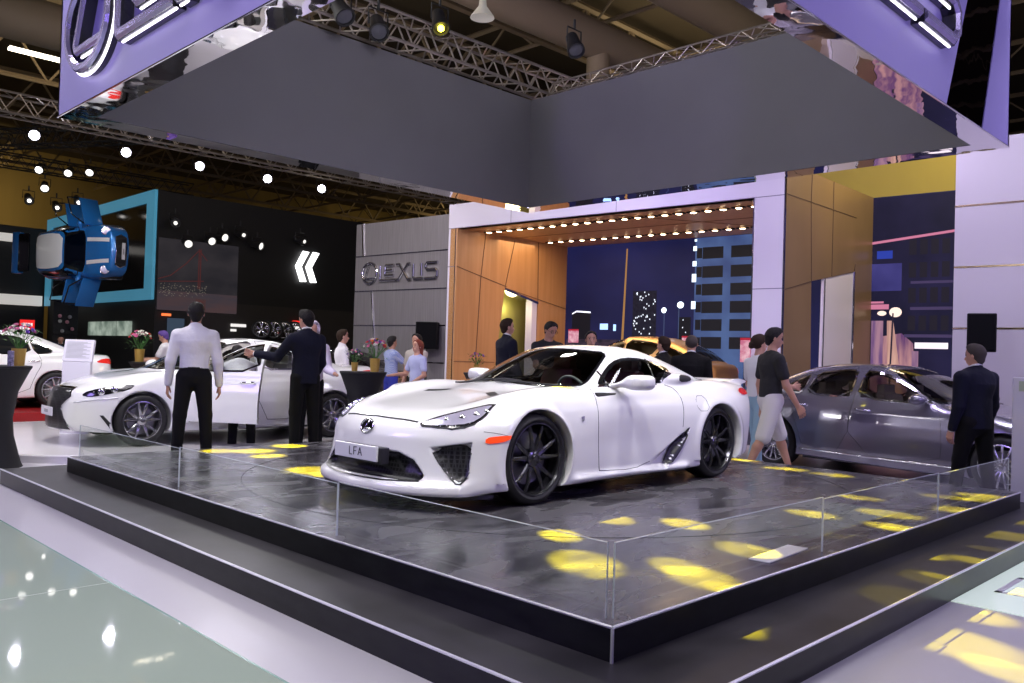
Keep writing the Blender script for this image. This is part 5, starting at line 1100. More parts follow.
def build_cars():
    build_is()
    a = math.radians(82.); c = Vector((math.cos(math.radians(-98)), math.sin(math.radians(-98)),0)); s = Vector((-c.y,c.x,0))
    rear = Vector((10.854,5.707,0))+s*.935; o = rear+c*3.90
    generic(dict(LSP), .022, (o.x,o.y,0), a, M_GREYP, 'metallic grey long saloon parked behind the platform at right, seen from its side', wheels='multi', alloy=M_SILVER, wn=15, wr=.345, rr=.255, glassm=glass('smoky_car_glass', (.40,.38,.36), .9))
    # white saloon far left, seen from behind its tail
    GSP = dict(LSP); GSP['strip'] = None
    generic(GSP, .03, (5.30-3.90,17.5+.93,.16), 0, M_WHITE, 'white saloon at the far left edge, its tail behind the white info stand', wheels='ten', alloy=M_SILVER, glassm=G_DARK, seats=False, sides=(-1,), wr=.345, rr=.25)
    bm = B(); add_box(bm, (-3,16.6,0), (6.35,20.2,.16), .01); o = from_bm('red_plinth', bm, mat('red_plinth_side', (.30,.01,.012), .3)); tag(o, 'low dark red plinth under the white saloon at the far left', 'plinth')
    generic(dict(GSP), .04, (8.0,21.0,0), math.radians(176), M_BLACKC, 'black saloon behind the white info stand, facing right', wheels='ten', alloy=M_SILVER, glassm=G_DARK, seats=False, wr=.345, rr=.25)
    generic(dict(GSP), .04, (10.95,19.6,0), math.radians(-90), M_BLACKC, 'black saloon in front of the brushed grey left wall, mostly hidden by the flower table', wheels='ten', alloy=M_SILVER, glassm=G_DARK, seats=False, wr=.345, rr=.25)
    # gold crossover inside the portal
    p = wp(6.5, 2.1, .30)
    ang = math.atan2(-WU.y, -WU.x)
    generic(dict(NX), .025, (p.x,p.y,.30), ang, M_GOLD, 'gold crossover show car inside the wooden portal', wheels='ten', alloy=M_GREYALLOY, glassm=G_DARK, seats=False, wr=.39, rr=.28, chrome=False)
    bm = B(); wbox(bm, .5, 7.2, .9, 3.6, 0, .30); struct('floor_portal_podium', bm, m_floor)
    # blue hatchback hung on the wall, roof towards us, nose right
    R, Pr = generic(dict(MN), .022, (0,0,0), 0, M_BLUEP, 'small blue hatchback with white roof hung vertically on the blue-framed wall', wheels='ten', alloy=M_SILVER, glassm=G_DARK, wr=.31, rr=.22, chrome=False)
    wh = mat('white_roof_paint', (.82,.82,.84), .3, coat=.8)
    patch('white_roof', Pr, [(1.78,-.50),(1.75,0),(1.78,.50),(2.4,.56),(3.1,.53),(3.34,.44),(3.36,0),(3.34,-.44),(3.1,-.53),(2.4,-.56)], 'z', 1, wh, R, .010, .08, rnd=1)
    for s in (-1,1):
        patch('hood_stripe', Pr, [(.16,s*.26),(.16,s*.38),(1.10,s*.42),(1.10,s*.30)], 'z', 1, wh, R, .010, .08, rnd=0)
        q = Pr.hit((.30,s*.60), 'z', 1, .0); bm = B(); T = Matrix.Translation(q)@Matrix.Rotation(-.9,4,'Y'); add_lathe(bm, [(0,.03),(.08,.025),(.12,.02),(.13,-.02)], 24, 'z', T); l = from_bm('round_headlight', bm, M_LAMPIN, R, smooth=True, angle=40)
        bm = B(); add_tube(bm, [T@Vector((.125*math.cos(t),.125*math.sin(t),.02)) for t in [2*PI*k_/24 for k_ in range(24)]], .014, 6, closed=True); from_bm('lamp_ring', bm, M_CHROME, l, smooth=True)
        # two open door leaves per side
        for (hx, L_, zz, lean) in ((1.28,.95,1.0,1.15),(2.20,.78,1.0,1.25)):
            bm = B(); T = Matrix.Translation((hx, s*.84, 0))@Matrix.Rotation(s*lean, 4, 'Z')
            add_box(bm, (0,-.03,.32), (L_,.03,.93), .025, T); d_ = from_bm('open_door', bm, M_BLUEP, R, smooth=True, angle=35)
            bm = B(); add_tube(bm, [T@Vector((.02,0,.93)), T@Vector((.30,0,1.28)), T@Vector((L_-.05,0,1.30)), T@Vector((L_,0,.93))], .022, 6); from_bm('window_frame', bm, M_BLACKG, d_, smooth=True)
    bm = B(); T = Matrix.Translation((3.52,0,1.36))@Matrix.Rotation(-.25,4,'Y'); add_box(bm, (.10,-.62,-.05), (.60,.62,.03), .05, T); tg = from_bm('open_tailgate', bm, M_BLACKG, R, smooth=True, angle=35)
    bm = B(); add_box(bm, (.52,-.68,-.20), (.80,.68,.05), .05, T); from_bm('tailgate_skin', bm, M_BLUEP, tg, smooth=True, angle=35)
    th = math.radians(282); X_ = -Vector((math.cos(th),math.sin(th),0)); tz = math.radians(192); Z_ = Vector((math.cos(tz),math.sin(tz),0)); Y_ = Z_.cross(X_)
    M4 = Matrix(((X_.x,Y_.x,Z_.x,0),(X_.y,Y_.y,Z_.y,0),(X_.z,Y_.z,Z_.z,0),(0,0,0,1)))
    ctr = Vector((8.25,26.3,4.02)) ; M4.translation = ctr-(M4.to_3x3()@Vector((1.9,0,.75))); R.matrix_world = M4 @ Matrix.Scale(.91, 4)
build_cars()
# ------------------------------------------------------------------ neighbouring stands and props
m_black = mat('matt_black_wall', (.010,.010,.011), .55)
bm = B(); add_box(bm, (10.95,27.0,0), (46,27.3,6.34)); struct('wall_booth', bm, m_black)
bm = B(); add_box(bm, (10.95,27.3,0), (11.25,37.6,6.44)); struct('wall_booth_side', bm, m_black)
bm = B(); add_box(bm, (12.0,26.98,.0), (21,27.0,2.9)); struct('wall_booth_panel', bm, mat('dark_brown_wall', (.028,.024,.022), .6))
FR = empty('blue_frame', (10.80,27.3,2.86), 0, 'huge light blue rectangular frame on the black booth behind the hanging car', 'frame')
m_sky = mat('sky_blue_frame', (.10,.42,.62), .4, emit=(.10,.45,.68), estr=.25)
for (a, b_) in (((0,-.35,0),(.1,.25,3.49)), ((0,9.7,0),(.1,10.3,3.49)), ((0,.25,0),(.1,9.7,.36)), ((0,.25,3.12),(.1,9.7,3.49))):
    bm = B(); add_box(bm, a, b_); from_bm('frame_bar', bm, m_sky, FR)
bm = B(); add_box(bm, (.06,.25,.36), (.1,9.7,3.12)); from_bm('dark_panel', bm, mat('dark_glossy_panel', (.015,.012,.012), .1), FR)
# bridge picture, chevrons, shelves of the black stand
BP = empty('bridge_picture', (11.0,26.95,2.55), 0, 'dusky picture of a red suspension bridge over city lights on the black booth', 'picture')
bm = B(); add_box(bm, (0,0,0), (2.7,.04,2.3)); from_bm('picture_sheet', bm, emis('dusk_sky', (.014,.013,.016), 1., (.8,(1,1,2),(.024,.021,.024))), BP)
bm = B(); add_box(bm, (0,-.004,.0), (2.7,0,.62)); from_bm('water_picture', bm, emis('dusk_water', (.035,.028,.035), 1., (.8,(1,1,4),(.05,.03,.032))), BP)
mr = emis('red_bridge', (.055,.014,.014), 1.)
bm = B()
for pts in ([(0,.98),(.4,1.12),(.9,1.55),(1.32,2.02)], [(0,.90),(1.5,1.02)], [(1.32,.75),(1.32,2.06)], [(1.38,.75),(1.38,2.06)], [(1.32,2.02),(1.6,1.7)]): add_tube(bm, [(p[0],-.006,p[1]) for p in pts], .018, 4)
from_bm('bridge_drawing', bm, mr, BP)
bm = B(); random.seed(11)
for _ in range(120): a, z_ = random.uniform(.05,1.6), random.uniform(.45,.85); add_box(bm, (a,-.010,z_), (a+.02,-.006,z_+.015))
from_bm('city_lights', bm, emis('city_lights', (.16,.14,.11), 1.), BP)
bm = B(); add_box(bm, (1.25,-.008,.0), (1.6,-.004,.42)); from_bm('red_reflection', bm, emis('red_reflection', (.07,.022,.022), 1., (3,(1,1,3),(.04,.025,.025))), BP)
CH = empty('chevron_sign', (15.9,26.93,3.85), 0, 'white double chevron sign on the black booth wall', 'sign')
for dx in (0,.42):
    bm = B(); add_prism(bm, [(dx+.18,0),(dx+.42,.02),(dx+.20,.55),(dx+.50,1.10),(dx+.25,1.12),(dx-.04,.55)], 0, .05, Matrix(((1,0,0,0),(0,0,-1,0),(0,1,0,0),(0,0,0,1)))); from_bm('chevron', bm, mat('lit_white_sign', (1,1,1), .4, emit=(1,1,1), estr=2.2), CH)
for i, (x, z_, lb) in enumerate(((11.33,5.35,'leftmost small lamp on the black booth, near its top corner'),(11.75,4.72,'small lamp low at the left of the bridge picture'),(12.5,4.90,'small lamp just above the bridge picture, left of the ring shaped one'),(12.92,5.08,'ring shaped small lamp above the bridge tower'),(13.55,5.25,'slanted small lamp right of the ring shaped one'),(14.18,4.94,'small lamp in the middle of the black booth'),(15.83,5.30,'small lamp above the white chevrons'))):
    head('track_spotlight', (x,26.6,z_), (x-2+i,20,3.0), lb, lens=mat('lamp_lens_grey', (.6,.6,.6), .3, emit=(1,.97,.9), estr=.9), s=1.2, lr=.05 if i in (0,4,6) else .10)
# wheels on show and little signs
for i, x in enumerate((14.3,14.75,15.15,15.55)):
    t = empty('display_wheel', (x,26.3,1.72), math.radians(-35), ['alloy wheel at the left end of the wheel rack on the black booth','second alloy wheel on the wheel rack','third alloy wheel on the wheel rack','alloy wheel at the right end of the wheel rack'][i], 'wheel', None)
    make_wheel(t, (0,0,.34), -1, .34, .26, .2, 'vee', M_SILVER if i == 0 else M_GREYALLOY, 5, False, 24)
bm = B(); add_box(bm, (14.0,26.1,0), (16.1,26.7,1.715), .02); tag(from_bm('wheel_rack', bm, m_black), 'black rack under the display wheels on the black booth', 'rack')
def sgn(nm, x, z_, w_, h_, m, label, y=26.9):
    bm = B(); add_box(bm, (x,y,z_), (x+w_,y+.05,z_+h_), .01); return tag(from_bm(nm, bm, m), label, 'sign')
m_wl = mat('lit_white_sign', (1,1,1)); m_rl = emis('red_sign', (.9,.03,.02), 1.3); m_wd = emis('soft_white_sign', (.75,.72,.70), 1.)
sgn('wall_label', 13.5, 2.12, .55, .10, m_wd, 'white text strip left of the display wheels'); sgn('wall_label', 13.5, 1.96, .20, .08, m_wd, 'short white text strip under the longer one')
sgn('red_sign', 15.85, 2.30, .5, .14, m_rl, 'red sign behind the suited man'); sgn('wall_label', 15.85, 2.12, .42, .12, m_wd, 'white label below the red sign')
sgn('red_sign', 11.15, 2.36, .30, .08, emis('orange_sign', (.9,.18,.05), 1.2), 'small orange lit strip above the booth doorway'); 
bm = B(); add_box(bm, (11.35,26.92,.9), (11.9,26.97,2.3), .01); tag(from_bm('wall_screen', bm, emis('dim_blue_screen', (.03,.045,.07), 1.)), 'dim bluish panel by the booth doorway', 'screen')
# left stand: dark wall with two white bands, windows below the blue frame, shelf of helmets
bm = B(); add_box(bm, (-6,37.9,0), (10.9,38.2,6.0)); struct('wall_left_booth', bm, m_black)
m_band = mat('white_fascia', (.75,.72,.68), .5, emit=(1,.96,.9), estr=.35)
bm = B(); add_box(bm, (-6,37.6,5.35), (9.9,37.9,5.65)); struct('trim_90', bm, m_band)
bm = B(); add_box(bm, (-6,37.5,2.85), (10.7,37.9,3.25)); struct('trim_91', bm, m_band)
for i, y in enumerate((28.75,30.15,31.5)):
    bm = B(); add_box(bm, (10.86,y,1.70), (10.94,y+1.15,2.19)); struct('window_%d' % (i+1), bm, emis('office_window', (.08,.11,.09), 1., (2,(1,1,1),(.28,.33,.28))))
t = sgn('red_sign', 7.95, 1.80, .42, .30, emis('bright_red_sign', (.75,.02,.02), 1.), 'red sign with white letters above the white saloon at far left', 30); 
bm = B()
for i in range(4): add_box(bm, (8.02+i*.075,29.975,1.90), (8.075+i*.075,29.99,2.0), .003)
o = from_bm('white_letters', bm, m_wd, t)
random.seed(9)
spots_ = [(9.68,2.33),(10.0,2.31),(9.69,2.15),(9.92,2.13),(10.09,1.89),(9.77,1.81)]
lbs = ['pink dot lamp at top left of the dark shelf','white dot lamp at top right of the dark shelf','white dot lamp at middle left of the dark shelf','pink dot lamp in the middle of the dark shelf','pink dot lamp at lower right of the dark shelf','grey ring ornament at lower left of the dark shelf']
for i, (x, z_) in enumerate(spots_):
    bm = B(); add_lathe(bm, [(0,.06),(.045,.05),(.065,.0),(.045,-.05),(0,-.06)], 14, 'y', Matrix.Translation((x,31.9,z_))); tag(from_bm('shelf_ornament', bm, mat('pink_ornament' if i in (0,3,4) else 'white_ornament', (.75,.35,.45) if i in (0,3,4) else (.6,.6,.62), .3), smooth=True), lbs[i], 'ornament')
bm = B(); add_box(bm, (9.5,32.0,0), (10.3,32.4,2.9), .01); add_box(bm, (9.5,31.8,1.70), (10.3,32.1,1.74)); tag(from_bm('dark_shelf', bm, m_black), 'tall dark shelf unit under the hanging blue car', 'shelf')
# info stand
IN = empty('info_stand', (4.25,13.15,.0), math.radians(-42), 'white info stand with slanted grey text panel between two white saloons', 'stand')
bm = B(); add_box(bm, (-.20,-.04,.0), (.20,.04,1.14), .008); from_bm('stand_body', bm, mat('white_stand', (.70,.68,.76), .4), IN)
bm = B(); T = Matrix.Translation((0,0,1.14))@Matrix.Rotation(-.25,4,'X'); add_box(bm, (-.21,-.03,0), (.21,.03,.33), .008, T); tp = from_bm('text_panel', bm, mat('white_stand', (.7,.7,.7)), IN)
bm = B()
for i in range(14): add_box(bm, (-.17,-.034,.05+i*.018), (.17-.05*(i%3),-.031,.057+i*.018), 0, T)
from_bm('small_print', bm, mat('grey_print', (.4,.4,.42), .6), tp)
# cocktail tables in black stretch covers, pots of flowers
m_cov = mat('black_stretch_cloth', (.012,.012,.014), .8, bump=(4,.2,.02))
def ctable(loc, label, r=.40, hh=1.11):
    t = empty('cocktail_table', loc, 0, label, 'table')
    bm = B(); add_lathe(bm, [(r*.86,0),(r*.80,.05),(r*.60,.35),(r*.56,.55),(r*.68,.85),(r*.96,hh-.02),(r,hh),(0,hh+.002)], 40); from_bm('stretch_cover', bm, m_cov, t, smooth=True, angle=40)
    bm = B(); add_lathe(bm, [(0,hh+.003),(r,hh+.003),(r,hh+.022),(0,hh+.022)], 40); from_bm('table_top', bm, m_cov, t, smooth=True, angle=40)
M_GOLDP = mat('gold_glitter_pot', (.55,.36,.08), .35, metal=.6, bump=(80,.8,.01))
def flowers(loc, label, s=1., seed=1, cols=None, n=26):
    random.seed(seed); t = empty('flower_pot', loc, 0, label, 'flowers')
    bm = B(); add_lathe(bm, [(.0,0),(.052*s,0),(.066*s,.17*s),(.060*s,.17*s),(.05*s,.14*s),(0,.14*s)], 24); from_bm('gold_pot', bm, M_GOLDP, t, smooth=True, angle=40)
    bm = B()
    for _ in range(16):
        a = random.uniform(0,2*PI); q = random.uniform(.08,.17)*s; add_tube(bm, [(0,0,.14*s),(q*.5*math.cos(a),q*.5*math.sin(a),.24*s),(q*math.cos(a),q*math.sin(a),random.uniform(.28,.40)*s)], .003*s, 4)
    for _ in range(46):
        a = random.uniform(0,2*PI); q = random.uniform(.04,.17)*s; c = Vector((q*math.cos(a),q*math.sin(a),random.uniform(.18,.38)*s)); T = Matrix.Translation(c)@Matrix.Rotation(a,4,'Z')@Matrix.Rotation(random.uniform(-1,.6),4,'Y')
        v = [bm.verts.new(T@Vector(p)*1) for p in ((0,0,0),(.03*s,.014*s,.004),(.065*s,0,0),(.03*s,-.014*s,.004))]; bm.faces.new(v)
    from_bm('leaves', bm, mat('leaf_green', (.05,.16,.03), .6), t)
    cols = cols or [('pink_petals',(.75,.22,.42)),('white_petals',(.85,.82,.76)),('purple_petals',(.25,.12,.55)),('white_petals',(.85,.82,.76)),('red_petals',(.60,.04,.06)),('orange_petals',(.80,.25,.05))]
    for i in range(n):
        a = i*2.4; q = .14*math.sqrt((i+.5)/n)*s; zc_ = (.39-1.6*(q/s)**2*2.2)*s
        c = Vector((q*math.cos(a), q*math.sin(a), zc_+random.uniform(-.02,.02)*s)); nm, cl = cols[(i*7+seed) % len(cols)]; bm = B(); rr = random.uniform(.022,.036)*s
        out = (c-Vector((0,0,.22*s))).normalized(); qd = out.to_track_quat('Z','Y').to_matrix().to_4x4()
        for ring, (m_, tl) in enumerate(((7,.35),(6,.8),(4,1.25))):
            for j in range(m_):
                b_ = 2*PI*j/m_+ring*.4; T = Matrix.Translation(c)@qd@Matrix.Rotation(b_,4,'Z')@Matrix.Rotation(-tl,4,'Y'); L_ = rr*(1-.18*ring)
                v = [bm.verts.new(T@Vector(p)) for p in ((0,0,0),(L_*.5,-L_*.42,.004),(L_,-L_*.25,.012*s),(L_,L_*.25,.012*s),(L_*.5,L_*.42,.004))]; bm.faces.new(v)
        from_bm('blossom', bm, mat(nm, cl, .7), t)
ctable((2.60,10.82,0), 'black covered cocktail table at the left edge with pink and white flowers', .40, 1.115)
flowers((2.84,10.72,1.138), 'gold pot of pink and white flowers on the leftmost cocktail table', 1.15, 3, [('pink_petals',(.75,.22,.42)),('white_petals',(.85,.82,.76)),('pink_petals',(.75,.22,.42)),('white_petals',(.85,.82,.76)),('purple_petals',(.25,.12,.55))])
bm = B(); add_lathe(bm, [(.0,0),(.033,0),(.033,.165),(.028,.17),(0,.17)], 20); o = from_bm('drink_can', bm, mat('printed_can', (.30,.28,.42), .3, metal=.5, noise=(30,.8)), smooth=True, angle=40); o.location = (2.73,10.60,1.138); tag(o, 'small printed can in front of the gold pot on the leftmost table', 'can')
ctable((7.02,9.97,0), 'black covered table with two flower pots between the white saloon and supercar', .33, 1.11)
flowers((7.12,9.84,1.134), 'large gold pot of white and red flowers on the middle table', 1.12, 5)
flowers((6.93,10.06,1.134), 'small gold pot of pink and purple flowers beside the larger pot', .75, 8, [('pink_petals',(.75,.22,.42)),('purple_petals',(.25,.12,.55)),('white_petals',(.85,.82,.76))], 16)
ctable((9.62,10.15,0), 'black covered table just behind the supercar bonnet, left of the wooden portal', .40, 1.10)
flowers((9.42,10.20,1.123), 'small pot of pink flowers in front of the portal left pillar', .80, 12, [('pink_petals',(.75,.22,.42)),('purple_petals',(.25,.12,.55)),('green_petals',(.2,.4,.1))], 14)
ctable((7.0,17.05,0), 'dark covered table far behind the white saloon with a flower pot', .52, 1.05)
flowers((6.75,17.3,1.075), 'gold pot of white flowers far behind the white saloon', 1.5, 15, [('white_petals',(.85,.82,.76)),('white_petals',(.85,.82,.76)),('red_petals',(.60,.04,.06)),('pink_petals',(.75,.22,.42))], 22)
# loudspeakers on stands
def speaker(p, label, w_=.36, h_=.50, rz=0., top=2.2):
    t = empty('loudspeaker', (p[0],p[1],0), rz, label, 'speaker')
    bm = B(); add_box(bm, (-w_/2,-.16,top-h_), (w_/2,.16,top), .015); from_bm('cabinet', bm, mat('speaker_box', (.004,.004,.005), .7, spec=.15), t)
    bm = B(); add_box(bm, (-w_/2+.02,-.172,top-h_+.02), (w_/2-.02,-.16,top-.02), .006); from_bm('grille_cloth', bm, mat('speaker_cloth', (.003,.003,.004), .9, spec=.1), t)
    bm = B(); add_tube(bm, [(0,0,.45),(0,0,top-h_)], .018, 8); from_bm('stand_pole', bm, M_BLACKP, t)
    for k_ in range(3):
        a = k_*2.1; bm = B(); add_tube(bm, [(0,0,.55),(.42*math.cos(a),.42*math.sin(a),.012)], .012, 6); from_bm('leg', bm, M_BLACKP, t)
speaker(tuple(wp(8.12,-.24))[:2], 'black loudspeaker on a stand in front of the brushed grey left wall', .50, .62, math.radians(-50), 2.14)
speaker((12.92,3.68), 'black loudspeaker on a stand at right, before the pale grey wall', .36, .53, math.radians(-75), 2.20)
speaker((12.05,19.6), 'black loudspeaker at the left end of the brushed grey wall', .36, .55, math.radians(-70), 2.2)
# white counter at the right edge
CT = empty('reception_counter', (9.50,2.42,0), 0, 'white reception counter at the right edge with a recessed slot', 'counter')
bm = B(); add_box(bm, (0,-2.4,0), (.30,0,1.36), .012); from_bm('counter_body', bm, mat('white_lacquer', (.68,.66,.76), .25, coat=.4), CT)
bm = B(); add_box(bm, (-.006,-2.0,1.22), (.001,-.06,1.32)); from_bm('recessed_slot', bm, mat('pale_green_slot', (.42,.48,.36), .4), CT)
# pink leaflet boards in the portal
for i, (x, y, z0_, w_, h_) in enumerate(((16.216,14.0,1.80,.30,.30),(16.75,11.015,1.70,.20,.26),(13.17,7.46,1.43,.17,.38))):
    t = empty('leaflet_board', (x,y,0), math.atan2(WU.y,WU.x), ['pink lit leaflet board at the left of the video wall','pink lit board right of the gold car roof','pink lit board left of the white portal pillar'][i], 'board')
    bm = B(); add_box(bm, (-w_/2,-.02,z0_), (w_/2,.02,z0_+h_), .01); from_bm('board_panel', bm, emis('pink_board', (.45,.12,.20), 1., (9,(1,1,1),(.65,.40,.45))), t)
    bm = B(); add_box(bm, (-w_/2,-.02,z0_+h_), (w_/2,.03,z0_+h_+.04), .01); from_bm('red_header', bm, emis('red_header', (.35,.01,.03), 1.), t)
    bm = B(); add_tube(bm, [(0,0,.3 if x > 14 else 0),(0,0,z0_)], .02, 6); from_bm('board_post', bm, M_BLACKP, t)
# ------------------------------------------------------------------ people
def cap_d(P, a, b, ra, rb, sc=None):
    x, y, z = P; ax_, ay_, az_ = a; bx, by, bz = b
    if sc is not None:  # flatten: scale vector
        x, y, z = (x-ax_)*sc[0], (y-ay_)*sc[1], (z-az_)*sc[2]; ex, ey, ez = (bx-ax_)*sc[0], (by-ay_)*sc[1], (bz-az_)*sc[2]; f = 1/max(sc)
    else: x, y, z = x-ax_, y-ay_, z-az_; ex, ey, ez = bx-ax_, by-ay_, bz-az_; f = 1.
    l2 = ex*ex+ey*ey+ez*ez
    if l2 < 1e-10: return (np.sqrt(x*x+y*y+z*z)-ra)*f
    t = np.clip((x*ex+y*ey+z*ez)/l2, 0, 1)
    return (np.sqrt((x-t*ex)**2+(y-t*ey)**2+(z-t*ez)**2)-(ra+(rb-ra)*t))*f
def iso_prims(prims, cuts, h, proj=2):
    lo = np.full(3, 1e9); hi = -lo
    for a, b, ra, rb, k, sc in prims:
        r = max(ra, rb)/(min(sc) if sc else 1)+.01
        lo = np.minimum(lo, np.minimum(a,b)-r); hi = np.maximum(hi, np.maximum(a,b)+r)
    lo -= 2.5*h; hi += 2.5*h
    xs, ys, zs = [np.arange(lo[i], hi[i]+h, h) for i in range(3)]
    V = np.full((len(xs),len(ys),len(zs)), .2, np.float32)
    for a, b, ra, rb, k, sc in prims:
        r = max(ra, rb)/(min(sc) if sc else 1)+k+3*h; mn = np.minimum(a,b)-r; mx = np.maximum(a,b)+r
        i0 = [max(0, int((mn[i]-lo[i])/h)) for i in range(3)]; i1 = [int((mx[i]-lo[i])/h)+2 for i in range(3)]
        s = tuple(slice(i0[i], i1[i]) for i in range(3))
        d = cap_d((xs[s[0]][:,None,None], ys[s[1]][None,:,None], zs[s[2]][None,None,:]), a, b, ra, rb, sc)
        V[s] = smin(V[s], d, k)
    for c in cuts: V = np.maximum(V, c(xs[:,None,None], ys[None,:,None], zs[None,None,:]))
    def f(x, y, z):
        if np.ndim(x) == 3: return V
        d = np.full(np.shape(x), .2)
        for a, b, ra, rb, k, sc in prims: d = smin(d, cap_d((x,y,z), a, b, ra, rb, sc), k)
        for c in cuts: d = np.maximum(d, c(x,y,z))
        return d
    return iso(f, (xs[0],ys[0],zs[0]), (xs[-1]-.5*h,ys[-1]-.5*h,zs[-1]-.5*h), h, proj)
SK = mat('skin', (.50,.27,.19), .5, spec=.4); SK2 = mat('tanned_skin', (.38,.20,.13), .5, spec=.4)
HB = mat('black_hair', (.010,.008,.008), .7, spec=.3, bump=(60,.8,.01)); HBR = mat('dark_brown_hair', (.028,.016,.010), .8, spec=.2); HR = mat('red_hair', (.20,.035,.015), .5); HG = mat('greying_hair', (.06,.05,.045), .8, spec=.2)
C_WS = mat('white_shirt', (.74,.73,.76), .8, noise=(5,.05), bump=(9,.7,.03)); C_NV = mat('navy_suit', (.007,.008,.020), .85, spec=.25, bump=(7,.6,.03)); C_BK = mat('black_suit', (.005,.005,.006), .85, spec=.25, bump=(7,.6,.03))
C_TR = mat('black_trousers', (.004,.004,.005), .85, spec=.25, bump=(7,.4,.02)); C_SH = mat('black_shoe_leather', (.01,.01,.01), .3); C_TS = mat('black_tshirt', (.014,.014,.018), .85, bump=(8,.6,.03))
C_SHORT = mat('white_shorts', (.72,.70,.70), .85, bump=(8,.4,.02)); C_BL = mat('pale_blue_blouse', (.42,.45,.70), .8, bump=(8,.6,.03)); C_JN = mat('blue_jeans', (.02,.03,.12), .85); C_GR = mat('grey_tshirt', (.40,.36,.33), .85)
C_LB = mat('light_blue_jeans', (.28,.45,.55), .85)
def plaid():
    m, nt, b = nodemat('blue_plaid_shirt'); tc = nt.nodes.new('ShaderNodeTexCoord'); ck = nt.nodes.new('ShaderNodeTexChecker'); ck.inputs['Scale'].default_value = 48
    ck.inputs[1].default_value = (.08,.14,.42,1); ck.inputs[2].default_value = (.45,.48,.60,1); nt.links.new(tc.outputs['Object'], ck.inputs[0]); nt.links.new(ck.outputs[0], b.inputs['Base Color']); b.inputs['Roughness'].default_value = .85; return m
C_PL = plaid()
def V3(*a): return np.array(a, float)
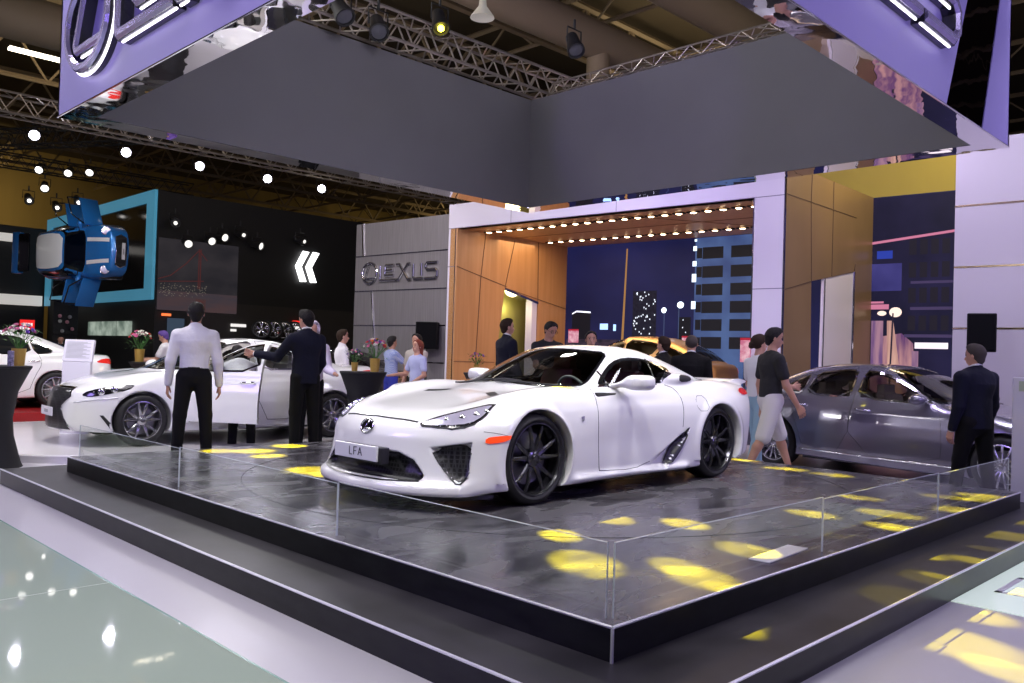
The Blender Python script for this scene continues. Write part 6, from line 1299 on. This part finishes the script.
def person(loc, H, rz, label, top=None, topm=None, legs='long', legm=None, shoem=None, hair='short', hairm=None, skin=None, arms=((5,8,10),(5,8,10)), leg=((0,0,4),(0,0,4)), lean=0., head=(0,0), h=.011, hk=None, build=1., group=None, extra=None, dirs=None, coarse=False, hands=True):
    """arms: (forward, outward, elbow bend) left(-x), right(+x); leg: (forward, knee, outward); the figure faces +y"""
    skin = skin or SK; t = empty('person', (0,0,0), 0, label, 'person', group)
    R = lambda a: math.radians(a); w = build
    hip = V3(0,0,.52*H); up = V3(0, math.sin(R(lean)), math.cos(R(lean))); fw = V3(0, math.cos(R(lean)), -math.sin(R(lean)))
    at = lambda x, y, z: hip+up*(z-.52)*H+fw*y*H+V3(x*H,0,0)
    body, cloth, pants, shoes = [], [], [], []
    fl = (1., 1.45, 1.)
    torso = [(at(0,0,.53), at(0,0,.60), .088*H*w, .078*H*w, .03, fl), (at(0,0,.60), at(0,.004,.74), .078*H*w, .094*H*w, .03, fl), (at(-.055,0,.770), at(.055,0,.770), .058*H*w, .058*H*w, .04, (1,1.15,1)), (at(0,-.005,.74), at(0,0,.80), .092*H*w, .055*H, .03, fl)]
    body += torso; body.append((at(0,-.002,.81), at(0,.008,.885), .034*H, .031*H, .02, None))
    infl = lambda pr, d: [(a, b, ra+d, rb+d, k, sc) for a, b, ra, rb, k, sc in pr]
    armp, slv, hnd = [], [], []; wr = []
    for i, s in enumerate((-1, 1)):
        f_, o_, e_ = arms[i]; sh = at(s*.110*w,-.002,.788)
        if dirs and dirs[i] is not None: d1, d2 = [V3(*q)/np.linalg.norm(q) for q in dirs[i]]
        else:
            d1 = V3(s*math.sin(R(o_)), math.sin(R(f_))*math.cos(R(o_)), -math.cos(R(f_))*math.cos(R(o_))); d2 = V3(s*math.sin(R(o_*.4)), math.sin(R(f_+e_)), -math.cos(R(f_+e_))); d2 /= np.linalg.norm(d2)
        el = sh+d1*.175*H; wp_ = el+d2*.155*H; wr.append((wp_, d2, s))
        a1 = [(sh, el, .030*H*w, .024*H, .03, None), (el, wp_, .025*H, .0165*H, .015, None)]
        armp += a1
        if hands:
            side = np.cross(d2, V3(s*.9,.35,0)); side /= np.linalg.norm(side); nrm = np.cross(d2, side)*-s   # side: across the palm
            if side[1] < 0: side = -side
            nrm = V3(-s,0,0)-d2*np.dot(V3(-s,0,0), d2); nrm /= np.linalg.norm(nrm)+1e-9; side = np.cross(nrm, d2); side = side if side[1] > 0 else -side
            for q in (-.55,-.15,.2,.55): hnd.append((wp_+side*q*.012*H, wp_+d2*.052*H+side*q*.036*H, .0085*H, .0082*H, .010, None))
            for q, L_ in ((-.58,.038),(-.2,.045),(.2,.048),(.58,.043)):
                k0 = wp_+d2*.052*H+side*q*.036*H; k1 = k0+(d2*.93+nrm*.36)*L_*.52*H; k2 = k1+(d2*.70+nrm*.71)*L_*.5*H
                hnd.append((k0, k1, .0055*H, .005*H, .004, None)); hnd.append((k1, k2, .005*H, .0042*H, .003, None))
            b0 = wp_+d2*.012*H+side*.016*H; b1 = b0+(side*.55+d2*.75+nrm*.35)*.030*H; b2 = b1+(side*.15+d2*.9+nrm*.3)*.024*H
            hnd.append((b0, b1, .0075*H, .0062*H, .006, None)); hnd.append((b1, b2, .006*H, .005*H, .003, None))
        else: hnd.append((wp_, wp_+d2*.07*H, .015*H, .012*H, .01, None))
    body += armp+hnd
    low = 9
    feet = []
    for i, s in enumerate((-1, 1)):
        f_, kb, o_ = leg[i]; hp = V3(s*.052*H*w,0,.515*H); d1 = V3(s*math.sin(R(o_)), math.sin(R(f_)), -math.cos(R(f_))); d2 = V3(s*math.sin(R(o_))*.5, math.sin(R(f_-kb)), -math.cos(R(f_-kb)))
        kn = hp+d1*.245*H; an = kn+d2*.235*H
        lg_ = .86 if legs == 'long' else 1.
        body += [(hp, kn, .050*H*w*lg_, .031*H*lg_, .03, None), (kn, kn+(an-kn)*.35+V3(0,-.006*H,0), .031*H*lg_, .031*H*lg_, .02, None), (kn+(an-kn)*.35+V3(0,-.006*H,0), an, .031*H*lg_, .019*H, .02, None)]
        if legs == 'long': pants += [(hp, kn, .058*H*w, .042*H, .03, None), (kn, an+d2*.008*H, .042*H, .034*H, .02, None)]
        elif legs == 'shorts': pants += [(hp, hp+(kn-hp)*1.02, .062*H*w, .052*H, .03, None)]
        tilt = math.sin(R(max(0, kb-f_)))*.6
        fz = an+V3(0,-.012*H,-.022*H); ft = an+V3(s*.012*H,.085*H,-.026*H-.085*H*tilt)
        body.append((fz, ft, .020*H, .015*H, .015, (1,1,1.1)))
        feet.append([(fz, fz+(ft-fz)*.5, .024*H, .025*H, .012, (1,1,1.1)), (fz+(ft-fz)*.5, ft, .025*H, .019*H, .012, (1,1,1.1))])
        low = min(low, an[2]-.048*H, ft[2]-.02*H)
    # head
    yaw, pit = R(head[0]), R(head[1]); base = at(0,.004,.872)
    def hd(x, y, z):
        y2 = y*math.cos(pit)-z*math.sin(pit); z2 = z*math.cos(pit)+y*math.sin(pit)
        return base+V3(x*math.cos(yaw)-y2*math.sin(yaw), x*math.sin(yaw)+y2*math.cos(yaw), z2)*H
    hs = [(hd(0,-.008,.072), hd(0,.004,.078), .049*H, .047*H, .02, (1.08,1,1)), (hd(0,.018,.035), hd(0,.030,.022), .036*H, .024*H, .03, None), (hd(0,.047,.052), hd(0,.057,.038), .0055*H, .0085*H, .008, None)]
    for s in (-1,1): hs.append((hd(s*.045,-.002,.060), hd(s*.047,-.004,.044), .010*H, .007*H, .004, (1.6,1,1)))
    body += hs
    co, Q, N = iso_prims(body, [], .0085 if not coarse else .013); np_mesh('body', co, Q, skin, t, N)
    # eyes, brows, mouth
    if not coarse:
        for s in (-1,1):
            bm = B(); bmesh.ops.create_uvsphere(bm, u_segments=10, v_segments=8, radius=.0062*H, matrix=Matrix.Translation(hd(s*.018,.0435,.063))); from_bm('eye', bm, mat('eye', (.05,.04,.04), .2), t, smooth=True)
        bm = B(); add_tube(bm, [hd(-.028,.043,.075), hd(-.015,.050,.077), hd(-.006,.051,.074)], .0022*H, 5); from_bm('eyebrow', bm, hairm or HB, t)
        bm = B(); add_tube(bm, [hd(.028,.043,.075), hd(.015,.050,.077), hd(.006,.051,.074)], .0022*H, 5); from_bm('eyebrow', bm, hairm or HB, t)
        bm = B(); add_tube(bm, [hd(-.012,.046,.022), hd(0,.053,.022), hd(.012,.046,.022)], .0028*H, 6); from_bm('mouth', bm, mat('lip', (.34,.12,.10), .5), t, smooth=True)
    hm = hairm or HB
    fwd = (hd(0,1,0)-hd(0,0,0))/H; upv = (hd(0,0,1)-hd(0,0,0))/H; hc = hd(0,0,.07)
    def hcut(a, b_, off): return lambda x, y, z: .0035*np.sin(x*130)*np.sin(z*90)+((x-hc[0])*(fwd[0]*a+upv[0]*b_)+(y-hc[1])*(fwd[1]*a+upv[1]*b_)+(z-hc[2])*(fwd[2]*a+upv[2]*b_))-off*H
    hp_ = None
    if hair in ('short','quiff','buzz'):
        g_ = .0055 if hair != 'buzz' else .003
        hp_ = [(hd(0,-.010,.074), hd(0,.004,.080), (.050+g_)*H, (.048+g_)*H, .02, (1.06,1,1))]
        if hair != 'buzz': hp_.append((hd(0,-.020,.060), hd(0,-.022,.030), .046*H, .034*H, .02, None))
        if hair == 'quiff': hp_.append((hd(-.01,.025,.115), hd(.015,.030,.118), .018*H, .016*H, .02, None))
        if hair == 'short': hp_ += [(hd(-.02,.020,.108), hd(.02,.022,.110), .016*H, .016*H, .02, None)]
        cuts = [hcut(.86,-.50,.013 if hair != 'buzz' else .006), hcut(.35,-1,.060)]
    elif hair == 'long': hp_ = [(hd(0,-.012,.074), hd(0,.002,.080), .058*H, .056*H, .02, (1.04,1,1)), (hd(0,-.030,.05), hd(0,-.040,-.03), .045*H, .028*H, .03, None), (hd(0,-.040,-.03), hd(0,-.035,-.08), .030*H, .016*H, .02, None)]; cuts = [hcut(.85,-.35,.016)]
    elif hair == 'bun': hp_ = [(hd(0,-.012,.074), hd(0,.002,.080), .057*H, .055*H, .02, (1.04,1,1)), (hd(0,-.06,.05), hd(0,-.065,.04), .026*H, .022*H, .02, None)]; cuts = [hcut(.85,-.45,.012), hcut(0,-1,.05)]
    elif hair == 'scarf': hp_ = [(hd(0,-.008,.072), hd(0,.004,.080), .064*H, .062*H, .02, (1.0,1,1)), (hd(0,-.010,.05), hd(0,-.02,-.05), .060*H, .075*H, .04, None), (hd(-.05,-.01,-.06), hd(.05,-.01,-.06), .05*H, .05*H, .04, None)]; cuts = [hcut(1,-.12,.035)]
    if hp_:
        c, q, n = iso_prims(hp_, cuts, .009); np_mesh('hair' if hair != 'scarf' else 'headscarf', c, q, hm, t, n)
    # clothes
    if top:
        d = {'shirt': .009, 'tshirt': .009, 'jacket': .019, 'vest': .010}[top]*H/1.75*1.1; pr = infl(torso, d)
        hem = {'shirt': .575, 'tshirt': .535, 'jacket': .475, 'vest': .55}[top]
        if top != 'shirt': pr.append((at(0,0,hem-.01), at(0,0,.62), .086*H*w+d, .080*H*w+d, .03, (1,1.35,1)))
        for i, s in enumerate((-1,1)):
            sh, el = armp[2*i][0], armp[2*i][1]; wr_ = armp[2*i+1][1]
            if top == 'vest': continue
            if top == 'tshirt': pr.append((sh, sh+(el-sh)*.62, .036*H*w, .038*H, .035, None))
            else: pr += [(sh, el, .034*H*w+d*.5, .030*H+d*.4, .035, None), (el, el+(wr_-el)*.93, .030*H+d*.4, .022*H+d*.4, .02, None)]
        if top in ('shirt','jacket'): pr.append((at(0,-.004,.825), at(0,.0,.848), .040*H, .038*H, .015, None))
        hz = at(0,0,hem); RR = (.104*H*w+d); cuts = [lambda x, y, z: np.minimum(-((y-hz[1])*up[1]+(z-hz[2])*up[2]), RR-np.sqrt(x*x+((y-hz[1])*1.15)**2))]
        nk = at(0,.012,.856 if top in ('shirt','jacket') else .84); r_n = .035*H
        cuts.append(lambda x, y, z: -((y-nk[1])*(-up[1]-.35*fw[1])+(z-nk[2])*(-up[2]-.35*fw[2])))
        c, q, n = iso_prims(pr, cuts, .010); np_mesh({'shirt':'shirt','tshirt':'tshirt','jacket':'jacket','vest':'top'}[top], c, q, topm, t, n)
        if top == 'jacket':
            c, q, n = iso_prims([(at(0,-.003,.83), at(0,.004,.862), .036*H, .036*H, .01, None)], [lambda x, y, z: -((y-nk[1])*(-up[1]-.35*fw[1])+(z-nk[2])*(-up[2]-.35*fw[2]))-.012*H], .009); np_mesh('shirt_collar', c, q, C_WS, t, n)
            for i in (0,1):
                if hands:
                    e0, e1 = armp[2*i+1][0], armp[2*i+1][1]; c, q, n = iso_prims([(e0+(e1-e0)*.90, e0+(e1-e0)*.985, .0225*H, .0215*H, .005, None)], [], .008); np_mesh('shirt_cuff', c, q, C_WS, t, n)
    if legs:
        pr = pants+[(at(0,0,.525), at(0,0,.585), .094*H*w, .084*H*w, .03, (1,1.35,1))]
        c, q, n = iso_prims(pr, [lambda x, y, z: z-.592*H-np.maximum(0,lean)*.001], .011); np_mesh('trousers' if legs == 'long' else 'shorts', c, q, legm or C_TR, t, n)
        if top in ('shirt',):
            bm = B(); add_lathe(bm, [(.0845*H*w,-.010),(.0875*H*w,-.008),(.0875*H*w,.008),(.0845*H*w,.010)], 32, 'z', Matrix.Translation(tuple(at(0,0,.578)))@Matrix.Diagonal((1.0,.72,1,1)), cap=False); from_bm('belt', bm, C_SH, t, smooth=True)
    for pr in feet: c, q, n = iso_prims(pr, [], .010); np_mesh('shoe', c, q, shoem or C_SH, t, n)
    if extra: extra(t, H, at, hd, wr)
    t.location = (loc[0], loc[1], loc[2]-low+.001); t.rotation_euler = (0,0,rz)
    return t
def facing(px, py, ang):   # ang: 0 = back to the camera, 180 = facing it; clockwise positive seen from above
    return math.atan2(py, px)-PI/2-math.radians(ang)
def glasses(t, H, at, hd, wr):
    for s in (-1,1):
        bm = B(); add_tube(bm, [hd(s*.020+.012*math.cos(a), .058, .062+.010*math.sin(a)) for a in [2*PI*k_/14 for k_ in range(14)]], .0015*H, 5, closed=True); add_tube(bm, [hd(s*.032,.058,.065), hd(s*.048,.0,.062)], .0015*H, 5); from_bm('spectacles', bm, M_BLACKP, t)
def build_people():
    P = []
    def pp(x, y, z, ztop, ang, label, **k): return person((x,y,z), (ztop-z)/1.002, facing(x, y, ang), label, **k)
    # two staff at the saloon, standing on the step behind the platform
    pp(4.22, 9.25, ST, 1.895, 3, 'man seen from behind in white shirt and black trousers, arms hanging, by the white saloon', top='shirt', topm=C_WS, legm=C_TR, arms=((-2,11,12),(-2,11,12)), leg=((0,0,6),(0,0,6)), skin=SK)
    pp(5.64, 9.24, ST, 1.895, -28, 'man in dark suit seen from behind, one hand on the open saloon door', top='jacket', topm=C_NV, legm=C_TR, arms=((60,8,18),(12,10,35)), dirs=(((-.40,.55,-.78),(-.70,.68,.12)), None), leg=((3,6,3),(-2,0,3)), head=(18,-8), hair='quiff')
    pp(6.50, 10.52, 0, 1.80, 165, 'woman in pale patterned headscarf standing behind the dark suited man', top='jacket', topm=mat('pale_coat', (.6,.55,.7), .8), legm=C_TR, hair='scarf', hairm=mat('patterned_scarf', (.45,.40,.48), .8, noise=(22,.8)), arms=((20,5,60),(20,5,60)), hands=False, coarse=True)
    def phone(t, H, at, hd, wr): pass
    pp(8.62, 12.92, 0, 1.78, 75, 'bearded man in white open shirt beyond the flower table, looking right', top='shirt', topm=C_WS, legm=C_TR, head=(-5,0), arms=((5,8,20),(5,8,20)), hands=False, hairm=HBR)
    pp(10.33, 13.72, 0, 1.725, 60, 'man in blue plaid shirt holding a hand to his mouth', top='tshirt', topm=C_PL, legm=mat('bright_blue_jeans', (.02,.03,.30), .85), arms=((20,5,40),(45,5,95)), coarse=True, skin=SK2)
    pp(9.44, 11.78, 0, 1.632, -125, 'red haired woman in pale blue blouse, hand on hip', top='tshirt', topm=C_BL, legm=C_JN, hair='long', hairm=HR, arms=((5,14,60),(8,22,75)), hands=False)
    pp(9.95, 12.45, 0, 1.755, -140, 'person in grey top behind the red haired woman, arm raised to the face', top='tshirt', topm=C_GR, legm=C_TR, arms=((50,20,115),(5,5,10)), coarse=True, hands=False)
    pp(9.07, 9.17, ST, 1.965, 62, 'dark haired man in navy suit behind the supercar, in profile against the wooden wall', top='jacket', topm=C_NV, legm=C_TR, head=(-12,0), arms=((5,8,20),(5,8,20)), hands=False, hairm=HBR)
    pp(9.14, 8.41, ST, 1.932, 155, 'young man in glasses and black top looking down behind the supercar', top='tshirt', topm=C_TS, legm=C_JN, head=(10,-28), lean=6, arms=((25,8,60),(25,8,60)), hands=False, extra=glasses)
    pp(10.29, 8.52, 0, 1.82, 172, 'dark haired man in black facing us, only his head above the supercar roof', top='jacket', topm=C_BK, legm=C_TR, hands=False, coarse=False)
    pp(10.85, 7.53, 0, 1.765, -60, 'man in dark suit in front of the gold car, facing left', top='jacket', topm=C_BK, legm=C_TR, hands=False, hairm=HBR)
    pp(10.38, 6.73, 0, 1.77, 5, 'balding man in black suit seen from behind, looking at the gold car', top='jacket', topm=C_BK, legm=C_TR, hair='buzz', hairm=HG, hands=False, build=1.1)
    def shirt_print(t, H, at, hd, wr):
        bm = B(); add_box(bm, tuple(at(-.04,.083,.70)), tuple(at(.05,.088,.77)), .003)
        from_bm('shirt_print', bm, mat('grey_print', (.4,.4,.42), .6), t)
    pp(9.78, 5.17, 0, 1.885, 62, 'young man in black t-shirt and white knee shorts walking beside the grey saloon', top='tshirt', topm=C_TS, legs='shorts', legm=C_SHORT, head=(-20,-12), arms=((-4,6,12),(14,6,18)), leg=((24,4,2),(-18,10,2)), extra=shirt_print, skin=SK, h=.01)
    pp(10.28, 5.62, 0, 1.78, 50, 'dark haired woman in white top and pale jeans behind the young man in shorts', top='tshirt', topm=mat('white_top', (.72,.72,.74), .85), legm=C_LB, hair='bun', hairm=HBR, arms=((10,8,60),(18,8,70)), leg=((10,4,2),(-8,8,2)), head=(-10,0))
    def backpack(t, H, at, hd, wr):
        bm = B(); c = at(0,-.11,.66); add_box(bm, (c[0]-.15,c[1]-.09,c[2]-.42), (c[0]+.15,c[1]+.07,c[2]+.02), .05, seg=3); from_bm('shoulder_bag', bm, M_BLACKP, t, smooth=True, angle=40)
    def lap(t, H, at, hd, wr):
        bm = B(); add_box(bm, tuple(at(-.012,.075,.82)), tuple(at(.012,.085,.845)), .005); from_bm('bow_tie', bm, M_BLACKP, t)
    pp(9.60, 2.78, 0, 1.665, -48, 'man in navy suit with bow tie, seen from behind beside the grey saloon', top='jacket', topm=C_NV, legm=C_TR, head=(22,-6), hairm=HG, arms=((0,6,14),(2,8,18)), leg=((12,4,2),(-6,2,2)), extra=lap, build=1.12)
    pp(7.53, 17.93, 0, 1.72, -75, 'man in white short sleeved shirt far behind the saloon, reading beside the flower pot', top='tshirt', topm=C_WS, legm=C_TR, hairm=mat('purple_cap', (.10,.05,.25), .8), head=(0,-25), arms=((25,5,60),(30,5,60)), coarse=True, hands=False)
    pp(7.2, 23.6, 0, 1.60, 175, 'man with bowed head far behind the black saloon, in dark jacket', top='jacket', topm=C_BK, legm=C_TR, head=(0,-25), coarse=True, hands=False)
    pp(12.2, 20.2, 0, 1.72, 20, 'bald man far behind the white saloon roof, seen from behind', top='jacket', topm=C_BK, legm=C_TR, hair='none', coarse=True, hands=False, skin=SK2)
    pp(9.6, 15.2, 0, 1.60, 15, 'person with purple tinted dark hair just showing above the white saloon roof', top='tshirt', topm=C_TS, legm=C_TR, hairm=mat('purple_tinted_hair', (.06,.03,.14), .6), coarse=True, hands=False)
    pp(13.4, 1.5, 0, 1.60, 180, 'dark haired person at the far right edge behind the white counter', top='tshirt', topm=C_GR, legm=C_TR, coarse=True, hands=False, hair='bun')
    # someone leaning into the saloon, and two sitters in the grey saloon
    pp(5.66, 10.86, 0, 1.66, -12, 'person in white shirt bending into the white saloon behind its open door', top='shirt', topm=C_WS, legm=C_TR, shoem=mat('brown_shoe', (.16,.07,.03), .5), lean=52, arms=((50,5,30),(50,5,30)), coarse=True, hands=False)
build_people()
build_lfa((3.655,5.27,PT))
